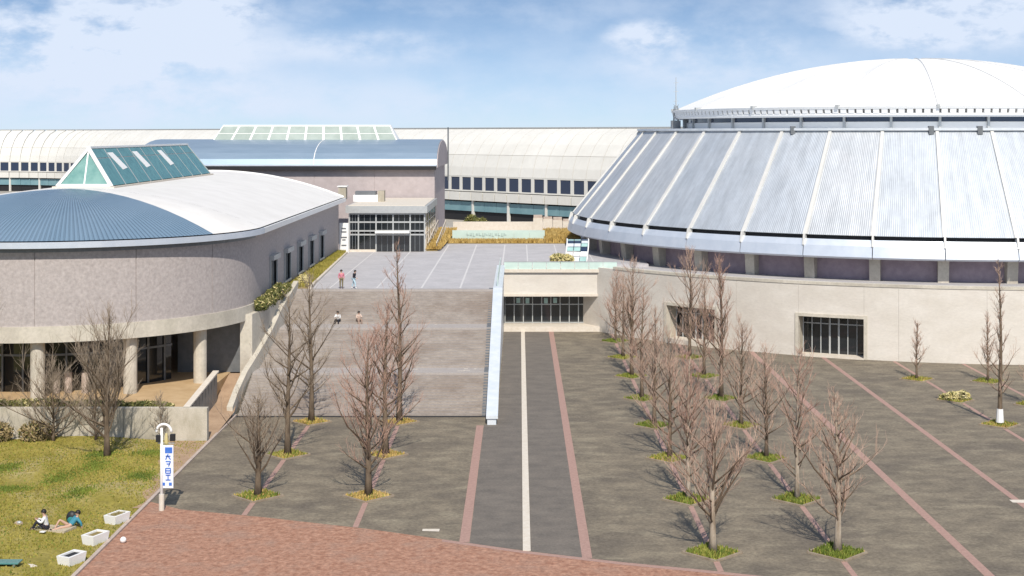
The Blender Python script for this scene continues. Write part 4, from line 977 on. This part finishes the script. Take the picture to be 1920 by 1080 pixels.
def ball(name, c, r_, m_, parent=None, sc_=(1,1,1), sub=3):
    me = bpy.data.meshes.new(name); b = bmesh.new(); bmesh.ops.create_icosphere(b, subdivisions=sub, radius=r_)
    for v in b.verts: v.co = Vector((v.co.x*sc_[0], v.co.y*sc_[1], v.co.z*sc_[2]))
    for f in b.faces: f.smooth = True
    b.to_mesh(me); b.free(); me.materials.append(m_); o = link(bpy.data.objects.new(name, me)); base = WL[parent.name] if parent else Vector((0,0,0))
    if parent: o.parent = parent
    o.location = Vector(c)-base; WL[o.name] = Vector(c); return o
p = at(231,1018); tag(ball('play_ball', (p.x,p.y,.16), .16, M_wht), 'small white ball on the red brick paving beside the planters', 'ball')
b0 = at(12, 1078); bn = thing('teal_bench', (b0.x,b0.y,.1), 'teal bench cut off at the lower left corner of the photo', 'bench')
for k in range(4): obj('seat_slat', MB().box(b0.x-1.3,b0.x+.55,b0.y+.0+.17*k,b0.y+.15+.17*k,.5,.55), M_teal, bn)
for x_ in (b0.x-1.1,b0.x+.35):
    for y_ in (b0.y+.06,b0.y+.6): obj('leg', MB().box(x_-.05,x_+.05,y_-.05,y_+.05,.05,.5), M_frame, bn)
s0 = at(47,1072); tag(obj('flat_stone', MB().prism([(s0.x-.5,s0.y-.2),(s0.x+.2,s0.y-.3),(s0.x+.55,s0.y+.1),(s0.x+.2,s0.y+.4),(s0.x-.35,s0.y+.35)], .0, .26), M_cream, None, (s0.x,s0.y,0)), 'flat pale stone block on the grass beside the teal bench', 'stone')

# ------------------------------------------------------------------ pole with banner
pp = at(303, 957); x, y = pp.x, pp.y
po = thing('banner_pole', (x,y,0), 'white pole with curved top and blue and white vertical banner at the lawn corner', 'banner pole')
obj('pole', MB().tube([(x,y,0),(x,y,4.6)],[.1,.07],10), M_wht, po, smooth=True)
obj('base', MB().tube([(x,y,0),(x,y,.9)],.15,10), M_cream, po)
obj('arched_top', MB().tube([(x-.28+.0+.42*(1-math.cos(R(q)))-.02, y, 4.35+.45*math.sin(R(q))) for q in range(0,181,15)],.075,8), M_wht, po, smooth=True)
for dx_, z_ in ((-.16,4.0),(.62,4.05)): obj('loudspeaker', MB().box(x+dx_-.13,x+dx_+.13,y-.14,y+.12,z_-.17,z_+.2), M_black, po)
obj('bracket', MB().bar((x-.2,y,3.75),(x+.72,y,3.75),.06), M_gf, po)
obj('lamp_body', MB().tube([(x+.27,y-.02,3.75),(x+.27,y-.02,4.3)],[.12,.07],8), M_leafy, po)
ba = obj('banner', MB().box(x+.03,x+.66,y-.03,y-.01,1.25,3.65), mat('banner_cloth',(.74,.78,.86),(.70,.72,.84),2,.8), po)
M_bb = mat('banner_blue', (.04,.13,.5), (.07,.2,.6), 3, .8)
def glyph(cx, cz, s, kind):
    m = MB(); z_ = lambda a: cz+a*s
    def st_(x0, z0, x1, z1, w=.2): m.bar((cx+x0*s, y-.045, z_(z0)), (cx+x1*s, y-.045, z_(z1)), w*s, .015, up=(0,1,0))
    if kind == 0: st_(-.5,.5,.5,.5); st_(0,.5,0,-.5); st_(-.5,-.5,.5,-.5)
    elif kind == 1: st_(-.5,.2,.5,.2); st_(0,.6,-.5,-.5); st_(0,.2,.5,-.5)
    elif kind == 2: st_(-.5,.5,.5,.5); st_(.5,.5,.1,-.5); st_(-.3,0,.4,0)
    elif kind == 3: st_(-.5,-.5,-.5,.5); st_(.5,-.5,.5,.5); st_(-.5,.5,.5,.5); st_(-.5,0,.5,0); st_(-.5,-.5,.5,-.5)
    return m
obj('banner_top_mark', MB().prism([(x+.2,y-.05),(x+.6,y-.05),(x+.6,y-.035),(x+.2,y-.035)], 3.2, 3.52), M_bb, ba)
for i, z_ in enumerate((2.98,2.6,2.22,1.84)): obj('character', glyph(x+.37, z_, .27, (1,2,3,0)[i]), M_bb, ba)
for dx_ in (.12,.5): obj('banner_dot', MB().bar((x+dx_-.08,y-.05,1.48),(x+dx_+.08,y-.05,1.48),.16,.012,up=(0,1,0)), M_bb, ba)

# ------------------------------------------------------------------ people
def skinmesh(name, V, E, parent, m_, loc, rz, sub=2):
    me = bpy.data.meshes.new(name); me.from_pydata([v[:3] for v in V], E, []); me.materials.append(m_)
    o = link(bpy.data.objects.new(name, me)); o.parent = parent
    s = o.modifiers.new('skin', 'SKIN'); s.use_smooth_shade = True
    for i, v in enumerate(V):
        sv = me.skin_vertices[0].data[i]; sv.radius = (v[3], v[4] if len(v) > 4 else v[3]); sv.use_root = (i == 0)
    q = o.modifiers.new('sub', 'SUBSURF'); q.levels = q.render_levels = sub
    return o
def person(loc, rz, label, J, top, bottom, hair_m=M_hair, shoes=M_black, sleeve=True, hat=None, sc_=1.0):
    """J: joints dict in local metres. pelvis, chest, neck, head, shoulder/elbow/hand, hip/knee/ankle/toe for l and r"""
    t = thing('person', loc, label, 'person'); t.rotation_euler = (0,0,rz); t.scale = (sc_,)*3
    g_ = lambda k: Vector(J[k])
    V = []; E = []
    def a(p, r_, r2=None): V.append((p[0],p[1],p[2],r_,r2 or r_)); return len(V)-1
    pe = a(g_('pelvis'),.13,.10); wa = a(g_('pelvis').lerp(g_('chest'),.5),.12,.09); ch = a(g_('chest'),.15,.10); nb_ = a(g_('neck'),.055); hb_ = a(g_('neck').lerp(g_('head'),.45),.06); hd = a(g_('head'),.085,.10); tp = a(g_('head')+(g_('head')-g_('neck')).normalized()*.09,.06,.07)
    E += [(pe,wa),(wa,ch),(ch,nb_),(nb_,hb_),(hb_,hd),(hd,tp)]
    for s in ('l','r'):
        sh = a(g_(s+'sh'),.06); el = a(g_(s+'el'),.042); wr = a(g_(s+'ha'),.028); d = (g_(s+'ha')-g_(s+'el')).normalized(); pa = a(g_(s+'ha')+d*.07,.035,.02); E += [(ch,sh),(sh,el),(el,wr),(wr,pa)]
        side = d.orthogonal().normalized()
        for k, (o_, ln) in enumerate(((-.03,.07),(-.01,.085),(.01,.08),(.03,.06))):
            b_ = g_(s+'ha')+d*.075+side*o_; f0 = a(b_+d*.02,.009); f1 = a(b_+d*ln*.6,.009); f2 = a(b_+d*ln*.9+Vector((0,0,-.02)),.007); E += [(pa,f0),(f0,f1),(f1,f2)]
        th = a(g_(s+'ha')+d*.04+side*.05,.010); th2 = a(g_(s+'ha')+d*.08+side*.065,.008); E += [(wr,th),(th,th2)]
        hp = a(g_(s+'hi'),.085); kn = a(g_(s+'kn'),.055); an = a(g_(s+'an'),.038); to = a(g_(s+'to'),.035,.025); E += [(pe,hp),(hp,kn),(kn,an),(an,to)]
    skinmesh('body', V, E, t, M_skin, loc, rz)
    V2 = []; E2 = []
    def b(p, r_, r2=None): V2.append((p[0],p[1],p[2],r_,r2 or r_)); return len(V2)-1
    p0 = b(g_('chest'),.175,.125); p1 = b(g_('pelvis').lerp(g_('chest'),.5),.155,.125); p2 = b(g_('pelvis'),.16,.13); E2 += [(p0,p1),(p1,p2)]
    nk = b(g_('chest').lerp(g_('neck'),.75),.07); E2.append((p0,nk))
    for s in ('l','r'):
        i = b(g_(s+'sh'),.085); j = b(g_(s+'el'),.062); k = b(g_(s+'el').lerp(g_(s+'ha'),.9 if sleeve else .1),.045); E2 += [(p0,i),(i,j),(j,k)]
    skinmesh('jacket', V2, E2, t, top, loc, rz)
    V3 = [(*g_('pelvis'),.15,.12)]; E3 = []
    for s in ('l','r'):
        n0_ = len(V3); V3 += [(*g_(s+'hi'),.105,.105),(*g_(s+'kn'),.075,.075),(*g_(s+'kn').lerp(g_(s+'an'),.92),.055,.055)]; E3 += [(0,n0_),(n0_,n0_+1),(n0_+1,n0_+2)]
    if bottom: skinmesh('trousers', V3, E3, t, bottom, loc, rz)
    for s in ('l','r'):
        skinmesh('shoe', [(*(g_(s+'an')-(g_(s+'to')-g_(s+'an')).normalized()*.04),.055,.045),(*g_(s+'to'),.05,.035)], [(0,1)], t, shoes, loc, rz, 1)
    hd_ = g_('head')+(g_('head')-g_('neck')).normalized()*.045+Vector((0,.025,0))
    me = bpy.data.meshes.new('hair'); bm = bmesh.new(); bmesh.ops.create_icosphere(bm, subdivisions=3, radius=.125)
    bmesh.ops.delete(bm, geom=[v for v in bm.verts if v.co.z < -.03 and v.co.y < .03], context='VERTS')
    bm.to_mesh(me); bm.free(); me.materials.append(hat or hair_m); o = link(bpy.data.objects.new('hair', me)); o.parent = t; o.location = hd_
    fa = MB(); fc = g_('head')+Vector((0,-.095,.0)); fa.add([fc+Vector((-.015,0,-.01)),fc+Vector((.015,0,-.01)),fc+Vector((0,-.03,-.015)),fc+Vector((0,0,.03))],[(0,1,2),(0,2,3),(1,3,2)])
    me = mesh('nose', fa, M_skin); o = link(bpy.data.objects.new('nose', me)); o.parent = t
    for ex in (-.032,.032):
        o = link(bpy.data.objects.new('eye', mesh('eye', MB().box(ex-.012,ex+.012,-.012,.01,-.008,.008), M_black))); o.parent = t; o.location = g_('head')+Vector((0,-.092,.025))
    return t
STAND = dict(pelvis=(0,0,.95),chest=(0,-.01,1.28),neck=(0,0,1.45),head=(0,-.02,1.58),lsh=(-.19,0,1.38),lel=(-.25,.02,1.12),lha=(-.22,-.1,.9),rsh=(.19,0,1.38),rel=(.25,.02,1.12),rha=(.22,-.1,.9),
             lhi=(-.1,0,.9),lkn=(-.11,-.02,.5),lan=(-.11,0,.09),lto=(-.12,-.15,.04),rhi=(.1,0,.9),rkn=(.11,-.02,.5),ran=(.11,0,.09),rto=(.12,-.15,.04))
WALK = dict(STAND, lkn=(-.11,-.2,.52),lan=(-.11,-.22,.1),lto=(-.11,-.37,.05),ran=(.11,.25,.12),rkn=(.11,.06,.5),rto=(.11,.12,.04),chest=(0,-.08,1.26),neck=(0,-.12,1.43),head=(0,-.16,1.55),lsh=(-.19,-.09,1.36),rsh=(.19,-.09,1.36),lha=(-.2,-.35,1.0),lel=(-.25,-.1,1.1))
SIT = dict(pelvis=(0,0,.14),chest=(0,-.08,.48),neck=(0,-.1,.65),head=(0,-.14,.78),lsh=(-.19,-.09,.57),lel=(-.25,-.22,.36),lha=(-.15,-.42,.42),rsh=(.19,-.09,.57),rel=(.25,-.22,.36),rha=(.15,-.42,.42),
           lhi=(-.1,-.03,.12),lkn=(-.15,-.45,.22),lan=(-.15,-.52,-.2),lto=(-.15,-.67,-.24),rhi=(.1,-.03,.12),rkn=(.15,-.45,.22),ran=(.15,-.52,-.2),rto=(.15,-.67,-.24))
GSIT = dict(SIT, lkn=(-.14,-.42,.42),lan=(-.14,-.62,.07),lto=(-.14,-.78,.04),rkn=(.16,-.42,.42),ran=(.16,-.62,.07),rto=(.16,-.78,.04),lha=(-.1,-.42,.5),rha=(.12,-.42,.5),lel=(-.26,-.2,.38),rel=(.26,-.2,.38))
RECL = dict(pelvis=(0,0,.13),chest=(0,.28,.34),neck=(0,.38,.47),head=(0,.38,.61),lsh=(-.19,.32,.42),lel=(-.26,.45,.22),lha=(-.26,.5,.04),rsh=(.19,.32,.42),rel=(.26,.45,.22),rha=(.26,.5,.04),
            lhi=(-.1,-.02,.12),lkn=(-.12,-.4,.42),lan=(-.12,-.62,.07),lto=(-.12,-.78,.05),rhi=(.1,-.02,.12),rkn=(.14,-.44,.12),ran=(.15,-.86,.07),rto=(.17,-.94,.16))
def pat(px, py, h): return at(px, py, h)
q = pat(640,541,T); person((q.x,q.y,T), R(20), 'person in a pink jacket and olive trousers standing at the stair top', STAND, cloth('pink_cloth',(.62,.22,.28)), cloth('olive_cloth',(.2,.17,.1)))
q = pat(663,541,T); person((q.x,q.y,T), R(75), 'person in a dark jacket and pale blue trousers beside the pink jacket', WALK, cloth('black_cloth',(.02,.02,.03)), cloth('pale_blue_cloth',(.45,.62,.72)), shoes=M_wht)
z2 = T*30/45
person(((634-HX)*122.45/F,122.45,z2+T/45), R(-8), 'person in a white top sitting on the stairs above the second landing', SIT, cloth('white_cloth',(.8,.8,.8)), MATS['black_cloth'])
person(((672-HX)*122.45/F,122.45,z2+T/45), R(25), 'person in a beige top sitting on the stairs right of the white top', SIT, cloth('beige_cloth',(.62,.48,.40)), cloth('brown_cloth',(.35,.25,.2)))
q = at(84,1004); person((q.x,q.y+.3,lz_(q.x,q.y)), R(-80), 'person in a white top sitting on the lawn facing left', GSIT, MATS['white_cloth'], MATS['black_cloth'], sc_=1.15)
q = at(120,1000); person((q.x+.15,q.y+.4,lz_(q.x,q.y)), R(-55), 'person in a blue jacket with black hair reclining on the lawn', RECL, cloth('blue_cloth',(.06,.25,.33)), None, sleeve=True, sc_=1.15)
q = at(130,985); bg_ = thing('black_backpack', (q.x,q.y,.1), 'black backpack lying on the grass behind the blue jacketed person', 'bag')
ball('bag_body', (q.x+.1,q.y+.1,.38), .3, M_black, bg_, (1,.7,1.25)); ball('front_pocket', (q.x+.1,q.y-.1,.3), .18, cloth('teal_cloth',(.03,.2,.2)), bg_, (1,.6,1))
q = at(95,1000); tag(obj('picnic_mat', MB().prism([(q.x-1.1,q.y-.3),(q.x+.9,q.y-.55),(q.x+1.2,q.y+.5),(q.x-.8,q.y+.8)], .05, lz_(q.x,q.y)+.05), cloth('mat_cloth',(.5,.42,.3)), None, (q.x,q.y,.1)), 'tan picnic mat under the two people on the lawn', 'mat')
q = at(35,992); ball('cloth_bag_body', (0,0,0), .01, M_cream) if False else None
tb = thing('cloth_bag', (q.x,q.y,.1), 'small grey and tan cloth bag on the grass left of the sitting people', 'bag')
ball('bag_body', (q.x,q.y,.28), .2, cloth('tan_cloth',(.4,.3,.2)), tb, (1.2,.8,.8)); ball('bag_flap', (q.x+.05,q.y-.06,.36), .13, M_gf, tb, (1,.8,.7))
tag(obj('litter_paper', MB().prism([(-24.9,73.3),(-24.65,73.25),(-24.6,73.45),(-24.85,73.5)],.3,.34), M_wht, None, (-24.8,73.4,.3)), 'small white paper on the picnic mat', 'paper')
